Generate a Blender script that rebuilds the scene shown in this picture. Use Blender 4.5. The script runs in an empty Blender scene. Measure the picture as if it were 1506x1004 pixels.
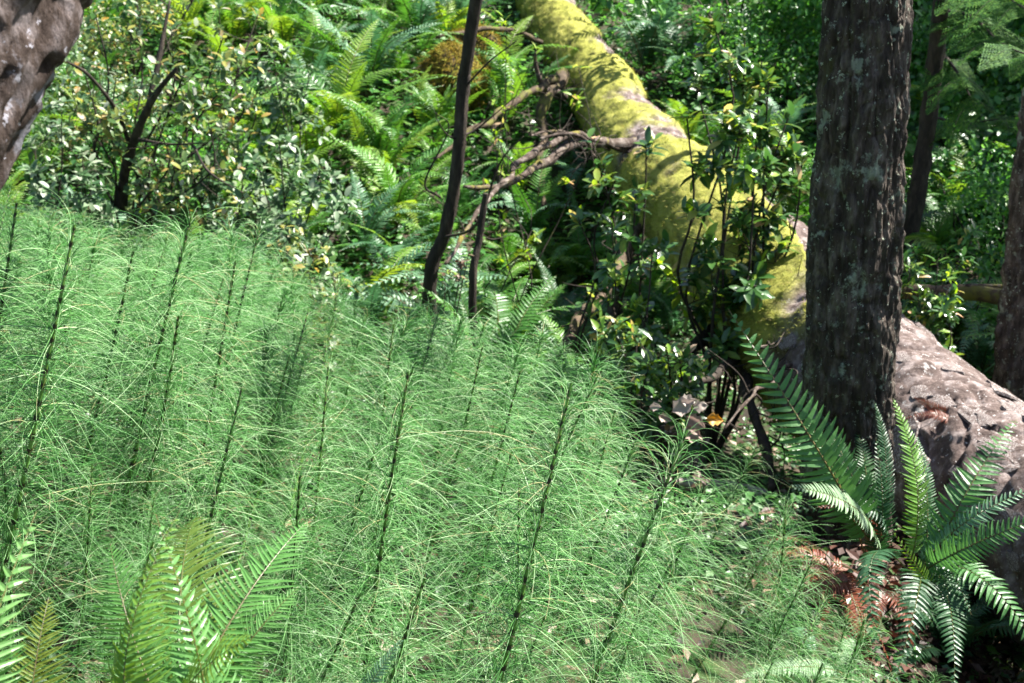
import bpy, math, random
import numpy as np
from mathutils import Vector, Matrix, Quaternion

random.seed(7)
rng = np.random.default_rng(7)
R = math.radians
scene = bpy.context.scene
C = scene.collection

# ------------------------------------------------------------------ camera, sky, sun, exposure
PITCH = R(22); FPX = 1673.0
cam_d = bpy.data.cameras.new('camera'); cam = bpy.data.objects.new('camera', cam_d); C.objects.link(cam)
cam_d.lens = 40; cam_d.sensor_width = 36; cam_d.clip_start = .05; cam_d.clip_end = 300
cam.rotation_euler = (R(90) - PITCH, 0, 0)
cam_d.dof.use_dof = True; cam_d.dof.focus_distance = 1.8; cam_d.dof.aperture_fstop = 11
scene.camera = cam

SUN_EL, SUN_AZ = 53, 68          # azimuth from +Y towards +X
sv = Vector((math.cos(R(SUN_EL)) * math.sin(R(SUN_AZ)), math.cos(R(SUN_EL)) * math.cos(R(SUN_AZ)), math.sin(R(SUN_EL))))
w = bpy.data.worlds.new('World'); scene.world = w; w.use_nodes = True
nt = w.node_tree; bg = nt.nodes['Background']
sky = nt.nodes.new('ShaderNodeTexSky'); sky.sky_type = 'NISHITA'; sky.sun_disc = False
sky.sun_elevation = R(SUN_EL); sky.sun_rotation = R(SUN_AZ)
nt.links.new(sky.outputs[0], bg.inputs[0]); bg.inputs[1].default_value = .055
sd = bpy.data.lights.new('sun', 'SUN'); sd.energy = 5; sd.angle = R(.6); sd.color = (1, .96, .88)
so = bpy.data.objects.new('sun', sd); C.objects.link(so); so.rotation_euler = sv.to_track_quat('Z', 'Y').to_euler()
so.location = (0, 0, 20)
scene.view_settings.view_transform = 'Standard'; scene.view_settings.look = 'None'
scene.view_settings.exposure = 2.0; scene.view_settings.gamma = 1
scene.render.engine = 'CYCLES'
try:
    scene.cycles.max_bounces = 6; scene.cycles.transmission_bounces = 4; scene.cycles.diffuse_bounces = 3
    scene.cycles.glossy_bounces = 2; scene.cycles.sample_clamp_indirect = 4
except Exception: pass

# ------------------------------------------------------------------ helpers
cP, sP = math.cos(PITCH), math.sin(PITCH)
def at(px, py, d):
    X = (px - 753) / FPX * d; Y = -(py - 502) / FPX * d
    return Vector((X, d * cP + Y * sP, -d * sP + Y * cP))
def proj(p):
    d = p[1] * cP - p[2] * sP; Y = p[1] * sP + p[2] * cP
    if d < .05: return (-9999, -9999, d)
    return (753 + p[0] / d * FPX, 502 - Y / d * FPX, d)

_perm = rng.integers(0, 2**31, 4096)
def _h(i, j, k):
    return _perm[(i * 73 + _perm[(j * 179 + _perm[k & 4095]) & 4095]) & 4095] / 2**31
def noise(p, f=1.0):
    p = np.asarray(p, dtype=float) * f + 1000.0
    i = np.floor(p).astype(int); u = p - i; u = u * u * (3 - 2 * u)
    r = 0
    for a in (0, 1):
        for b in (0, 1):
            for c in (0, 1):
                r = r + (u[..., 0] if a else 1 - u[..., 0]) * (u[..., 1] if b else 1 - u[..., 1]) * (u[..., 2] if c else 1 - u[..., 2]) * _h(i[..., 0] + a, i[..., 1] + b, i[..., 2] + c)
    return r * 2 - 1
def fbm(p, f=1.0, o=4):
    return sum(noise(np.asarray(p) + 17.3 * k, f * 2**k) / 2**k for k in range(o))

def ground(x, y):
    x = np.asarray(x, float); y = np.asarray(y, float)
    near = -1.78 - .22 * (y - 2) - .16 * np.clip(x, -6, 3)
    far = -2.75 + .27 * (y - 6) - .04 * x + .25 * np.clip(y - 15, 0, None)
    z = np.logaddexp(near * 3, far * 3) / 3
    z = z + .30 * np.exp(-((x - 1.05)**2 + (y - 3.05)**2) / .30)
    q = np.stack([x, y, x * 0], -1)
    z = z - .40 * np.exp(-((x - 2.0)**2 + (y - 2.5)**2) / .45)
    z = z - .35 * np.exp(-((x - .25)**2 / .5 + (y - 6.6)**2 / 3.0)) - .25 * np.exp(-((x + .75)**2 + (y - 5.6)**2) / .25)
    return z + .10 * noise(q, .8) + .05 * noise(q, 2.3)
def gz(x, y): return float(ground(x, y))
def gp(px, py, dmax=40):
    ds = np.arange(.6, dmax, .03)
    X = (px - 753) / FPX * ds; Y = -(py - 502) / FPX * ds
    y = ds * cP + Y * sP; z = -ds * sP + Y * cP
    hit = np.nonzero(z < ground(X, y))[0]
    i = hit[0] if len(hit) else len(ds) - 1
    return Vector((X[i], y[i], z[i]))

def mesh(name, V, F, mats, midx=None, smooth=True, attrs=None):
    """V (n,3), F list of arrays each (m,3) or (m,4)"""
    V = np.asarray(V, np.float32)
    if not isinstance(F, (list, tuple)): F = [F]
    F = [np.asarray(f, np.int32) for f in F if len(f)]
    me = bpy.data.meshes.new(name)
    me.vertices.add(len(V)); me.vertices.foreach_set('co', V.ravel())
    loops = np.concatenate([f.ravel() for f in F]); tot = np.concatenate([np.full(len(f), f.shape[1]) for f in F])
    me.loops.add(len(loops)); me.loops.foreach_set('vertex_index', loops)
    me.polygons.add(len(tot)); st = np.concatenate([[0], np.cumsum(tot)[:-1]])
    me.polygons.foreach_set('loop_start', st.astype(np.int32)); me.polygons.foreach_set('loop_total', tot.astype(np.int32))
    if midx is not None: me.polygons.foreach_set('material_index', np.asarray(midx, np.int32))
    me.polygons.foreach_set('use_smooth', np.full(len(tot), smooth))
    for m in (mats if isinstance(mats, (list, tuple)) else [mats]): me.materials.append(m)
    if attrs:
        for k, v in attrs.items():
            a = me.attributes.new(k, 'FLOAT', 'POINT'); a.data.foreach_set('value', np.asarray(v, np.float32))
    me.update(calc_edges=True)
    return me
def obj(name, me, parent=None, mat=None, kind=None):
    o = bpy.data.objects.new(name, me); C.objects.link(o)
    if parent: o.parent = parent
    if mat is not None: o.matrix_local = mat
    if kind: o['kind'] = kind
    return o
def tag(o, label, cat, group=None):
    o['label'] = label; o['category'] = cat
    if group: o['group'] = group
    return o
def empty(name, loc, label, cat, group=None):
    o = bpy.data.objects.new(name, None); C.objects.link(o); o.location = loc; o.empty_display_size = .1
    return tag(o, label, cat, group)
def frame(o, x, up, s=1.0):
    x = Vector(x).normalized(); up = Vector(up)
    z = (up - x * up.dot(x))
    if z.length < 1e-4: z = x.orthogonal()
    z.normalize(); y = z.cross(x)
    m = Matrix((x * s, y * s, z * s)).transposed().to_4x4(); m.translation = o
    return m

def smooth_path(P, n):
    P = [Vector(p) for p in P]
    P = [P[0] * 2 - P[1]] + P + [P[-1] * 2 - P[-2]]
    out = []; seg = len(P) - 3
    for i in range(n):
        t = i / (n - 1) * seg; k = min(int(t), seg - 1); u = t - k
        a, b, c, d = P[k:k + 4]
        out.append(.5 * ((2 * b) + (c - a) * u + (2 * a - 5 * b + 4 * c - d) * u * u + (3 * b - a - 3 * c + d) * u**3))
    return np.array([tuple(v) for v in out])
def tube_grid(path, radii, sides, twist=0):
    path = np.asarray(path, float); n = len(path)
    T = np.gradient(path, axis=0); T /= np.linalg.norm(T, axis=1)[:, None] + 1e-12
    N = np.zeros_like(T); a = np.array([0, 0, 1.]) if abs(T[0, 2]) < .9 else np.array([0, 1., 0])
    v = a - T[0] * a.dot(T[0]); v /= np.linalg.norm(v)
    for i in range(n):
        v = v - T[i] * v.dot(T[i]); v /= np.linalg.norm(v) + 1e-12; N[i] = v
    B = np.cross(T, N)
    th = np.arange(sides) / sides * 2 * math.pi
    D = N[:, None, :] * np.cos(th)[None, :, None] + B[:, None, :] * np.sin(th)[None, :, None]
    return path[:, None, :] + D * np.asarray(radii)[:, None, None], D
def grid_faces(n, s, off=0):
    i = np.arange(n - 1)[:, None] * s; j = np.arange(s)[None, :]; j2 = (j + 1) % s
    return (np.stack([i + j, i + j2, i + s + j2, i + s + j], -1).reshape(-1, 4)) + off
def cap(n, s, off=0):
    return [np.array([[off + k for k in range(s)][::-1]]), np.array([[off + (n - 1) * s + k for k in range(s)]])]
def limb_mesh(name, P, r0, r1, mat, n=None, sides=9, rough=.18, f=14, wob=.0):
    P = [Vector(p) for p in P]
    n = n or max(8, len(P) * 6)
    path = smooth_path(P, n)
    if wob: path = path + wob * np.stack([noise(path + 5 * k, 5) for k in range(3)], -1)
    t = np.linspace(0, 1, n); rad = (r0 + (r1 - r0) * t**.8) * (1 - .45 * t**4)
    rad = rad * (1 + rough * .6 * noise(path, f * .7))
    G, D = tube_grid(path, rad, sides)
    G = G + D * (rough * rad[:, None] * noise(G, f))[..., None]
    return mesh(name, G.reshape(-1, 3), [grid_faces(n, sides)] + cap(n, sides), mat)
class Join:
    """collects geometry for one part"""
    def __init__(s): s.V = []; s.F = []; s.M = []; s.n = 0
    def add(s, V, F, m=0):
        V = np.asarray(V).reshape(-1, 3)
        if not isinstance(F, (list, tuple)): F = [F]
        for f in F: s.F.append(np.asarray(f) + s.n); s.M.append(np.full(len(f), m))
        s.V.append(V); s.n += len(V)
    def tube(s, P, r0, r1, sides=5, n=6, m=0):
        path = smooth_path(P, n); G, _ = tube_grid(path, np.linspace(r0, r1, n), sides)
        s.add(G, grid_faces(n, sides), m)
    def build(s, name, mats, smooth=True): return mesh(name, np.concatenate(s.V), s.F, mats, np.concatenate(s.M), smooth)
def scatter(V, F, O, X, U, S):
    """template V,F placed at O with long axis X and up U, size S -> (verts, faces)"""
    V = np.asarray(V, float); O = np.asarray(O, float); X = np.asarray(X, float); U = np.asarray(U, float)
    X = X / (np.linalg.norm(X, axis=1)[:, None] + 1e-9)
    Z = U - X * (U * X).sum(1)[:, None]; Z /= np.linalg.norm(Z, axis=1)[:, None] + 1e-9
    Y = np.cross(Z, X); S = np.asarray(S, float)
    if S.ndim == 0: S = np.full(len(O), float(S))
    W = O[:, None] + S[:, None, None] * (V[None, :, 0:1] * X[:, None] + V[None, :, 1:2] * Y[:, None] + V[None, :, 2:3] * Z[:, None])
    Fs = (np.asarray(F)[None] + (np.arange(len(O)) * len(V))[:, None, None]).reshape(-1, np.asarray(F).shape[1])
    return W.reshape(-1, 3), Fs
def rdir(n, zmin=-1, zmax=1):
    z = rng.uniform(zmin, zmax, n); a = rng.uniform(0, 2 * math.pi, n); r = np.sqrt(np.clip(1 - z * z, 0, 1))
    return np.stack([r * np.cos(a), r * np.sin(a), z], 1)

# ------------------------------------------------------------------ materials
def nodes(name):
    m = bpy.data.materials.new(name); m.use_nodes = True; t = m.node_tree; t.nodes.clear()
    return m, t, t.nodes, t.links
def ramp(N, stops, interp='LINEAR'):
    r = N.new('ShaderNodeValToRGB'); r.color_ramp.interpolation = interp
    while len(r.color_ramp.elements) < len(stops): r.color_ramp.elements.new(.5)
    for e, (p, c) in zip(r.color_ramp.elements, stops): e.position = p; e.color = (*c, 1)
    return r
def leaf_mat(name, stops, trans=.35, rough=.45, spec=.5, source='island', patch=None, sheen=0):
    """stops: list of (pos, rgb) spread over single leaves (random per island) or whole objects"""
    m, t, N, L = nodes(name)
    out = N.new('ShaderNodeOutputMaterial'); p = N.new('ShaderNodeBsdfPrincipled'); tr = N.new('ShaderNodeBsdfTranslucent'); mx = N.new('ShaderNodeMixShader')
    r = ramp(N, stops); g = N.new('ShaderNodeNewGeometry'); oi = N.new('ShaderNodeObjectInfo')
    tc = N.new('ShaderNodeTexCoord'); no = N.new('ShaderNodeTexNoise'); no.inputs['Scale'].default_value = 9
    L.new(g.outputs['Position'], no.inputs['Vector'])
    src = g.outputs['Random Per Island'] if source == 'island' else oi.outputs['Random']
    mm = N.new('ShaderNodeMath'); mm.operation = 'MULTIPLY_ADD'; L.new(no.outputs['Fac'], mm.inputs[0]); mm.inputs[1].default_value = .5; mm.inputs[2].default_value = -.25
    ad = N.new('ShaderNodeMath'); ad.operation = 'ADD'; ad.use_clamp = True; L.new(src, ad.inputs[0]); L.new(mm.outputs[0], ad.inputs[1])
    L.new(ad.outputs[0], r.inputs[0])
    L.new(r.outputs[0], p.inputs['Base Color'])
    hs = N.new('ShaderNodeHueSaturation'); hs.inputs['Hue'].default_value = .485; hs.inputs['Saturation'].default_value = 1.1; hs.inputs['Value'].default_value = 1.7
    L.new(r.outputs[0], hs.inputs['Color']); L.new(hs.outputs[0], tr.inputs['Color'])
    p.inputs['Roughness'].default_value = rough; p.inputs['Specular IOR Level'].default_value = spec
    n2 = N.new('ShaderNodeTexNoise'); n2.inputs['Scale'].default_value = 160; b = N.new('ShaderNodeBump'); b.inputs['Strength'].default_value = .25; b.inputs['Distance'].default_value = .002
    L.new(g.outputs['Position'], n2.inputs['Vector']); L.new(n2.outputs['Fac'], b.inputs['Height']); L.new(b.outputs[0], p.inputs['Normal'])
    mx.inputs[0].default_value = trans; L.new(p.outputs[0], mx.inputs[1]); L.new(tr.outputs[0], mx.inputs[2]); L.new(mx.outputs[0], out.inputs[0])
    return m
def bark_mat(name, cols, scale=(9, 9, 2), lichen=None, lichen_amt=.62, rough=.85, bump=.5, moss=None, moss_amt=.5, spec=.3):
    m, t, N, L = nodes(name)
    out = N.new('ShaderNodeOutputMaterial'); p = N.new('ShaderNodeBsdfPrincipled'); L.new(p.outputs[0], out.inputs[0])
    tc = N.new('ShaderNodeTexCoord'); mp = N.new('ShaderNodeMapping'); mp.inputs['Scale'].default_value = scale; L.new(tc.outputs['Object'], mp.inputs[0])
    n1 = N.new('ShaderNodeTexNoise'); n1.inputs['Scale'].default_value = 3; n1.inputs['Detail'].default_value = 8; n1.inputs['Roughness'].default_value = .65; L.new(mp.outputs[0], n1.inputs[0])
    r = ramp(N, [(.3 + .4 * i / (len(cols) - 1), c) for i, c in enumerate(cols)]); L.new(n1.outputs['Fac'], r.inputs[0])
    col = r.outputs[0]
    def over(col, c, lo, hi, sc, det=6, vec=None):
        n = N.new('ShaderNodeTexNoise'); n.inputs['Scale'].default_value = sc; n.inputs['Detail'].default_value = det; n.inputs['Roughness'].default_value = .7
        L.new(tc.outputs['Object'], n.inputs[0])
        rr = ramp(N, [(lo, (0, 0, 0)), (hi, (1, 1, 1))]); L.new(n.outputs['Fac'], rr.inputs[0])
        x = N.new('ShaderNodeMix'); x.data_type = 'RGBA'; L.new(rr.outputs[0], x.inputs[0]); L.new(col, x.inputs[6]); x.inputs[7].default_value = (*c, 1)
        return x.outputs[2]
    if moss: col = over(col, moss, moss_amt, moss_amt + .08, 5)
    if lichen:
        col = over(col, lichen, lichen_amt, lichen_amt + .05, 11)
        col = over(col, tuple(min(1, c * 1.6) for c in lichen), .635, .66, 62, 3)
    L.new(col, p.inputs['Base Color'])
    p.inputs['Roughness'].default_value = rough; p.inputs['Specular IOR Level'].default_value = spec
    n3 = N.new('ShaderNodeTexNoise'); n3.inputs['Scale'].default_value = 14; n3.inputs['Detail'].default_value = 9; n3.inputs['Roughness'].default_value = .7; L.new(mp.outputs[0], n3.inputs[0])
    b = N.new('ShaderNodeBump'); b.inputs['Strength'].default_value = bump; b.inputs['Distance'].default_value = .012
    L.new(n3.outputs['Fac'], b.inputs['Height']); L.new(b.outputs[0], p.inputs['Normal'])
    return m

M = {}
M['ground'] = bark_mat('forest_soil', [(.012, .009, .006), (.035, .025, .015), (.07, .05, .03)], (1, 1, 1), moss=(.03, .06, .012), moss_amt=.5, bump=.8)
M['trunk'] = bark_mat('furrowed_bark', [(.020, .015, .011), (.068, .051, .040), (.22, .18, .15)], (10, 10, 3.5), lichen=(.27, .30, .23), lichen_amt=.575, moss=(.08, .07, .035), moss_amt=.60, bump=1.0)
M['trunk_near'] = bark_mat('mottled_lichen_bark', [(.02, .014, .012), (.08, .06, .052), (.26, .22, .22)], (16, 16, 7), rough=1, spec=.05, lichen=(.24, .23, .26), lichen_amt=.57, moss=(.06, .08, .03), moss_amt=.6, bump=.7)
M['dark_bark'] = bark_mat('dark_thin_bark', [(.012, .009, .007), (.035, .026, .02), (.08, .06, .045)], (9, 9, 3), moss=(.07, .08, .015), moss_amt=.60, bump=.6)
M['log_bark'] = bark_mat('pinkish_fallen_bark', [(.07, .045, .037), (.20, .15, .135), (.40, .34, .32)], (3, 3, 3), lichen=(.42, .40, .40), lichen_amt=.58, bump=.7)
M['plate'] = bark_mat('flaking_bark_plate', [(.04, .025, .021), (.16, .12, .107), (.40, .34, .32)], (4, 4, 4), lichen=(.45, .43, .42), lichen_amt=.55, bump=.6)
M['deadwood'] = bark_mat('bare_dead_wood', [(.02, .014, .010), (.07, .048, .037), (.26, .22, .19)], (7, 7, 7), moss=(.15, .13, .02), moss_amt=.56, bump=.6)
M['mossy_limb'] = bark_mat('mossy_dead_limb', [(.03, .02, .012), (.07, .048, .03), (.14, .10, .06)], (7, 7, 7), moss=(.11, .11, .02), moss_amt=.52, bump=.6)
M['pale'] = bark_mat('pale_stone_wood', [(.20, .16, .14), (.45, .38, .34), (.65, .58, .52)], (5, 5, 5), bump=.5)
M['moss'] = leaf_mat('yellow_green_moss', [(0, (.10, .12, .02)), (.4, (.24, .27, .05)), (.8, (.37, .38, .11)), (1, (.28, .20, .08))], trans=.25, rough=.8, spec=.1)
M['moss_brown'] = leaf_mat('ochre_moss', [(0, (.12, .09, .012)), (.5, (.24, .17, .03)), (1, (.22, .22, .03))], trans=.2, rough=.8, spec=.1)
M['horse'] = leaf_mat('horsetail_green', [(0, (.045, .165, .032)), (.5, (.115, .315, .08)), (.84, (.235, .45, .17)), (.96, (.46, .60, .36)), (1, (.44, .42, .20))], trans=.3, rough=.38, spec=.55)
M['stem'] = leaf_mat('horsetail_stem_green', [(0, (.06, .15, .02)), (.6, (.10, .22, .03)), (1, (.14, .27, .05))], trans=0, rough=.35, source='object')
M['stemfar'] = leaf_mat('horsetail_stem_pale', [(0, (.09, .24, .06)), (1, (.16, .32, .10))], trans=0, rough=.5, source='object')
M['sheath'] = leaf_mat('dark_sheath_brown', [(0, (.010, .008, .004)), (1, (.04, .025, .012))], trans=0, rough=.5, source='object')
M['sheathpale'] = leaf_mat('pale_sheath_base', [(0, (.22, .24, .10)), (1, (.30, .26, .12))], trans=0, rough=.5, source='object')
G = {}
def fernmat(k, a, b, c, tr=.35, ro=.42): M[k] = leaf_mat(k.replace('F', 'fern_'), [(0, a), (.5, b), (1, c)], trans=tr, rough=ro, spec=.5, source='object')
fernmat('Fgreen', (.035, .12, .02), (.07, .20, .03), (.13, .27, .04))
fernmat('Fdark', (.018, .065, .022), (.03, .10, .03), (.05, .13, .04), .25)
fernmat('Fblue', (.05, .13, .06), (.09, .20, .10), (.14, .26, .15), .25)
fernmat('Fyellow', (.10, .21, .03), (.15, .27, .035), (.20, .30, .04), .4)
fernmat('Flight', (.07, .20, .04), (.11, .26, .07), (.16, .32, .10), .35, .35)
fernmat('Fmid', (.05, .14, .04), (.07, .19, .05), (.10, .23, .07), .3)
fernmat('Folive', (.07, .12, .015), (.11, .15, .02), (.14, .14, .03), .25)
fernmat('Fpale', (.11, .20, .10), (.16, .26, .13), (.20, .31, .16), .2, .55)
fernmat('Fbrown', (.12, .03, .014), (.20, .06, .03), (.26, .10, .045), .25)
M['rachis'] = leaf_mat('frond_midrib', [(0, (.05, .07, .01)), (.5, (.10, .07, .02)), (1, (.13, .12, .03))], trans=0, source='object')
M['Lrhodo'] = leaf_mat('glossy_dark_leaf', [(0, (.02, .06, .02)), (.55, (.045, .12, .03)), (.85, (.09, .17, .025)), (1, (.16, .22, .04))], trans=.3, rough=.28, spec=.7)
M['Lnew'] = leaf_mat('new_growth_leaf', [(0, (.16, .30, .03)), (.6, (.24, .36, .05)), (.9, (.40, .30, .12)), (1, (.50, .34, .22))], trans=.45, rough=.4)
M['Lgold'] = leaf_mat('gold_and_green_leaf', [(0, (.03, .08, .03)), (.4, (.08, .15, .05)), (.66, (.16, .22, .06)), (.84, (.26, .26, .06)), (.93, (.30, .20, .06)), (1, (.42, .44, .36))], trans=.4, rough=.38, spec=.5)
M['Lgrey'] = leaf_mat('silvery_green_leaf', [(0, (.03, .08, .03)), (.4, (.07, .14, .055)), (.75, (.15, .23, .12)), (1, (.36, .40, .30))], trans=.3, rough=.4, spec=.5)
M['Lbright'] = leaf_mat('bright_green_leaf', [(0, (.02, .08, .018)), (.5, (.05, .17, .03)), (.85, (.10, .27, .045)), (1, (.15, .32, .10))], trans=.4, rough=.35, spec=.6)
M['Lconifer'] = leaf_mat('conifer_needle', [(0, (.02, .07, .015)), (.5, (.05, .15, .025)), (1, (.12, .24, .04))], trans=.4, rough=.6, spec=.15)
M['Llitter'] = leaf_mat('dry_leaf', [(0, (.04, .02, .01)), (.5, (.10, .06, .03)), (.8, (.20, .13, .08)), (.95, (.38, .31, .25)), (1, (.35, .20, .08))], trans=.15, rough=.6)
M['Lrust'] = leaf_mat('rust_red_litter', [(0, (.025, .010, .006)), (.6, (.07, .025, .015)), (.9, (.14, .06, .04)), (1, (.30, .18, .13))], trans=.12, rough=.6)
M['Lshade'] = leaf_mat('shade_dark_leaf', [(0, (.012, .008, .005)), (.6, (.035, .02, .012)), (1, (.09, .05, .03))], trans=.05, rough=.7, spec=.2)  # near-black leaf colour stands in for shade in the lower right hollow
M['Lsorrel'] = leaf_mat('ground_cover_leaf', [(0, (.02, .07, .015)), (.5, (.05, .15, .03)), (.85, (.10, .23, .07)), (1, (.28, .38, .24))], trans=.35, rough=.35, spec=.6)

# ------------------------------------------------------------------ the ground
def build_ground():
    xs = np.concatenate([np.linspace(-30, -6, 30), np.linspace(-5.9, 7, 200), np.linspace(7.2, 32, 30)])
    ys = np.concatenate([np.linspace(-12, -.5, 15), np.linspace(-.4, 14, 230), np.linspace(14.2, 55, 50)])
    X, Y = np.meshgrid(xs, ys); Z = ground(X, Y)
    Q = np.stack([X, Y, X * 0], -1)
    Z = Z + .02 * fbm(Q, 5, 3)
    nx = len(xs); ny = len(ys)
    i = np.arange(ny - 1)[:, None] * nx; j = np.arange(nx - 1)[None]
    F = np.stack([i + j, i + j + 1, i + nx + j + 1, i + nx + j], -1).reshape(-1, 4)
    o = obj('ground', mesh('ground', np.stack([X, Y, Z], -1).reshape(-1, 3), F, M['ground']), kind='structure')
build_ground()

# ------------------------------------------------------------------ big standing trunk
def furrow_trunk(name, P, rad, mat, n, sides, amp=.014, cell=28, vert=4.5, flare=None):
    path = smooth_path(P, n)
    G_, D = tube_grid(path, rad, sides)
    L = np.concatenate([[0], np.cumsum(np.linalg.norm(np.diff(path, axis=0), axis=1))])
    q = D * .14
    q = q.copy(); Q = np.stack([(D @ np.array([1., 0, 0])) * .14 * cell, (D @ np.array([0, 1., 0])) * .14 * cell, np.broadcast_to((L * vert)[:, None], D.shape[:2])], -1)
    warp = .6 * noise(Q, .9)[..., None]
    a = noise(Q + warp, 1.0); b = noise(Q + 31.7 + warp, 1.9)
    ridge = 1 - np.abs(a) * 1.8
    ridge = np.clip(ridge, 0, 1)**3          # narrow cracks
    cross = np.clip(1 - np.abs(noise(Q * np.array([.6, .6, 3.2]) + 9, 1.0)) * 3, 0, 1)**2
    h = -ridge * 1.1 + .35 * b - .5 * cross + .30 * noise(Q, 4.5) + .30 * np.sign(noise(Q * np.array([1, 1, 1.6]) + 3, 3.1)) * np.clip(np.abs(noise(Q * np.array([1, 1, 1.6]) + 3, 3.1)) * 6, 0, 1) + .22 * noise(Q, 11) + .15 * noise(Q, 22)
    lump = .5 * noise(Q * np.array([.2, .2, .25]), 1)
    G_ = G_ + D * (amp * h + amp * lump)[..., None]
    return mesh(name, G_.reshape(-1, 3), [grid_faces(n, sides)] + cap(n, sides), mat, smooth=True)

tb = at(1238, 800, 3.62)
T1 = [Vector((tb.x, tb.y, tb.z - .35)), Vector((tb.x, tb.y, tb.z)), at(1250, 500, 3.32), at(1264, 200, 3.10), at(1275, -40, 2.95)]
up = (T1[-1] - T1[-2]).normalized()
T1 += [T1[-1] + up * 1.5 + Vector((0, .05, 0)), T1[-1] + up * 4 + Vector((.05, .2, 0))]
maple = empty('standing_tree', (tb.x, tb.y, tb.z), 'stout dark tree trunk with furrowed lichen spotted bark in front of the fallen log', 'tree')
def relmesh(root, P): return [Vector(p) - Vector(root.location) for p in P]
nn = 620
pp = smooth_path(relmesh(maple, T1[:5]), nn)
zz = np.linspace(0, 1, nn); rad = .150 - .043 * zz + .05 * np.exp(-((zz) / .10)**2)
obj('trunk', furrow_trunk('trunk', relmesh(maple, T1[:5]), rad, M['trunk'], nn, 300, amp=.013, cell=23, vert=4.5), maple)
obj('upper_trunk', furrow_trunk('upper_trunk', relmesh(maple, T1[4:]), np.linspace(.107, .06, 60), M['trunk'], 60, 60), maple)

# near, out of focus trunk in the top left corner
A = at(160, -510, 1.05); B = at(-126, 17, 1.0); B2 = at(-602, 896, .95)
dirn = (B2 - B).normalized(); base = B2 + dirn * 1.0
A2 = A + (A - B).normalized() * 2
near_tree = empty('leaning_tree', base, 'blurred leaning trunk with mottled bark in the top left corner close to the viewer', 'tree')
obj('trunk', furrow_trunk('trunk', relmesh(near_tree, [base, B2, B, A, A2]), np.linspace(.145, .105, 500), M['trunk_near'], 500, 130, amp=.008, cell=34, vert=6), near_tree)

# ------------------------------------------------------------------ fallen log
LOGP = [(752, -120, 14.0), (800, 0, 11.2), (838, 62, 10.2), (886, 135, 9.2), (940, 215, 7.9), (1016, 300, 6.8), (1112, 408, 5.7), (1225, 525, 4.9), (1332, 622, 4.25), (1436, 706, 3.8), (1560, 805, 3.4), (1760, 960, 2.9), (2350, 1330, 2.3)]
LP = [at(*p) for p in LOGP]
log_root = empty('fallen_log', LP[6], 'huge fallen log lying across the gully, mossy at its far end and bare barked near', 'fallen log')
NL, SL = 900, 150
lpath = smooth_path(relmesh(log_root, LP), NL)
lt = np.linspace(0, 1, NL)
LR = np.interp(lpath[:, 1] + log_root.location.y, [3, 4.3, 5.2, 6, 7, 9, 11], [.29, .31, .35, .315, .265, .245, .25]) * (1 + .06 * noise(lpath, 1.3))
LG, LD = tube_grid(lpath, LR, SL)
W3 = LG + np.array(log_root.location)
mossy = np.clip((W3[..., 1] - 4.2 + .25 * noise(W3, 3)) * 5, 0, 1)                       # moss grows on the far part
upness = LD[..., 2]
right = LD[..., 0]
mn = fbm(W3, 2.2, 4)
ring = np.clip(noise(np.stack([W3[..., 1] * 1.3, W3[..., 1] * 0, W3[..., 0] * .2], -1), 1.3), -1, 1)
mossmask = np.clip((1.44 - W3[..., 0]) * 6, 0, 1) * mossy * (mn * 1.1 + .66 - 1.1 * np.clip(right - .15, 0, 1) * (W3[..., 1] > 6.0) + .25 * ring)
mossmask[W3[..., 1] < 6.0] += (.35 * mossy)[W3[..., 1] < 6.0]
mossmask[(W3[..., 0] > 1.30) & (W3[..., 1] < 6)] -= 2
mm_ = np.clip(mossmask * 3, 0, 1)
crack = np.clip(1 - np.abs(noise(W3 * 1.0 + .3 * noise(W3, 3)[..., None], 6.5)) * 4, 0, 1)**2
LG = LG + LD * ((.022 * mm_ * (1 + .6 * noise(W3, 9)) - .020 * crack * (1 - mm_) + .012 * noise(W3, 12) + .008 * noise(W3, 30) + .02 * noise(W3, 3)))[..., None]
# material: bark with moss overlay taken from the "moss" attribute (where moss grows)
m = bark_mat('log_surface', [(.035, .021, .017), (.13, .093, .082), (.36, .30, .285)], (5, 5, 5), lichen=(.36, .34, .33), lichen_amt=.61, bump=1.0)
t = m.node_tree; N_, L_ = t.nodes, t.links
pr = [n for n in N_ if n.type == 'BSDF_PRINCIPLED'][0]; old = pr.inputs['Base Color'].links[0].from_socket
at_ = N_.new('ShaderNodeAttribute'); at_.attribute_name = 'moss'
nz = N_.new('ShaderNodeTexNoise'); nz.inputs['Scale'].default_value = 40; nz.inputs['Detail'].default_value = 5
rp = ramp(N_, [(.3, (.10, .10, .018)), (.5, (.27, .27, .045)), (.7, (.38, .36, .08))]); L_.new(nz.outputs['Fac'], rp.inputs[0])
mx = N_.new('ShaderNodeMix'); mx.data_type = 'RGBA'; L_.new(at_.outputs['Fac'], mx.inputs[0]); L_.new(old, mx.inputs[6]); L_.new(rp.outputs[0], mx.inputs[7]); L_.new(mx.outputs[2], pr.inputs['Base Color'])
M['log'] = m
obj('bark', mesh('bark', LG.reshape(-1, 3), [grid_faces(NL, SL)] + cap(NL, SL), M['log'], attrs={'moss': mm_.ravel()}), log_root)
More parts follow.
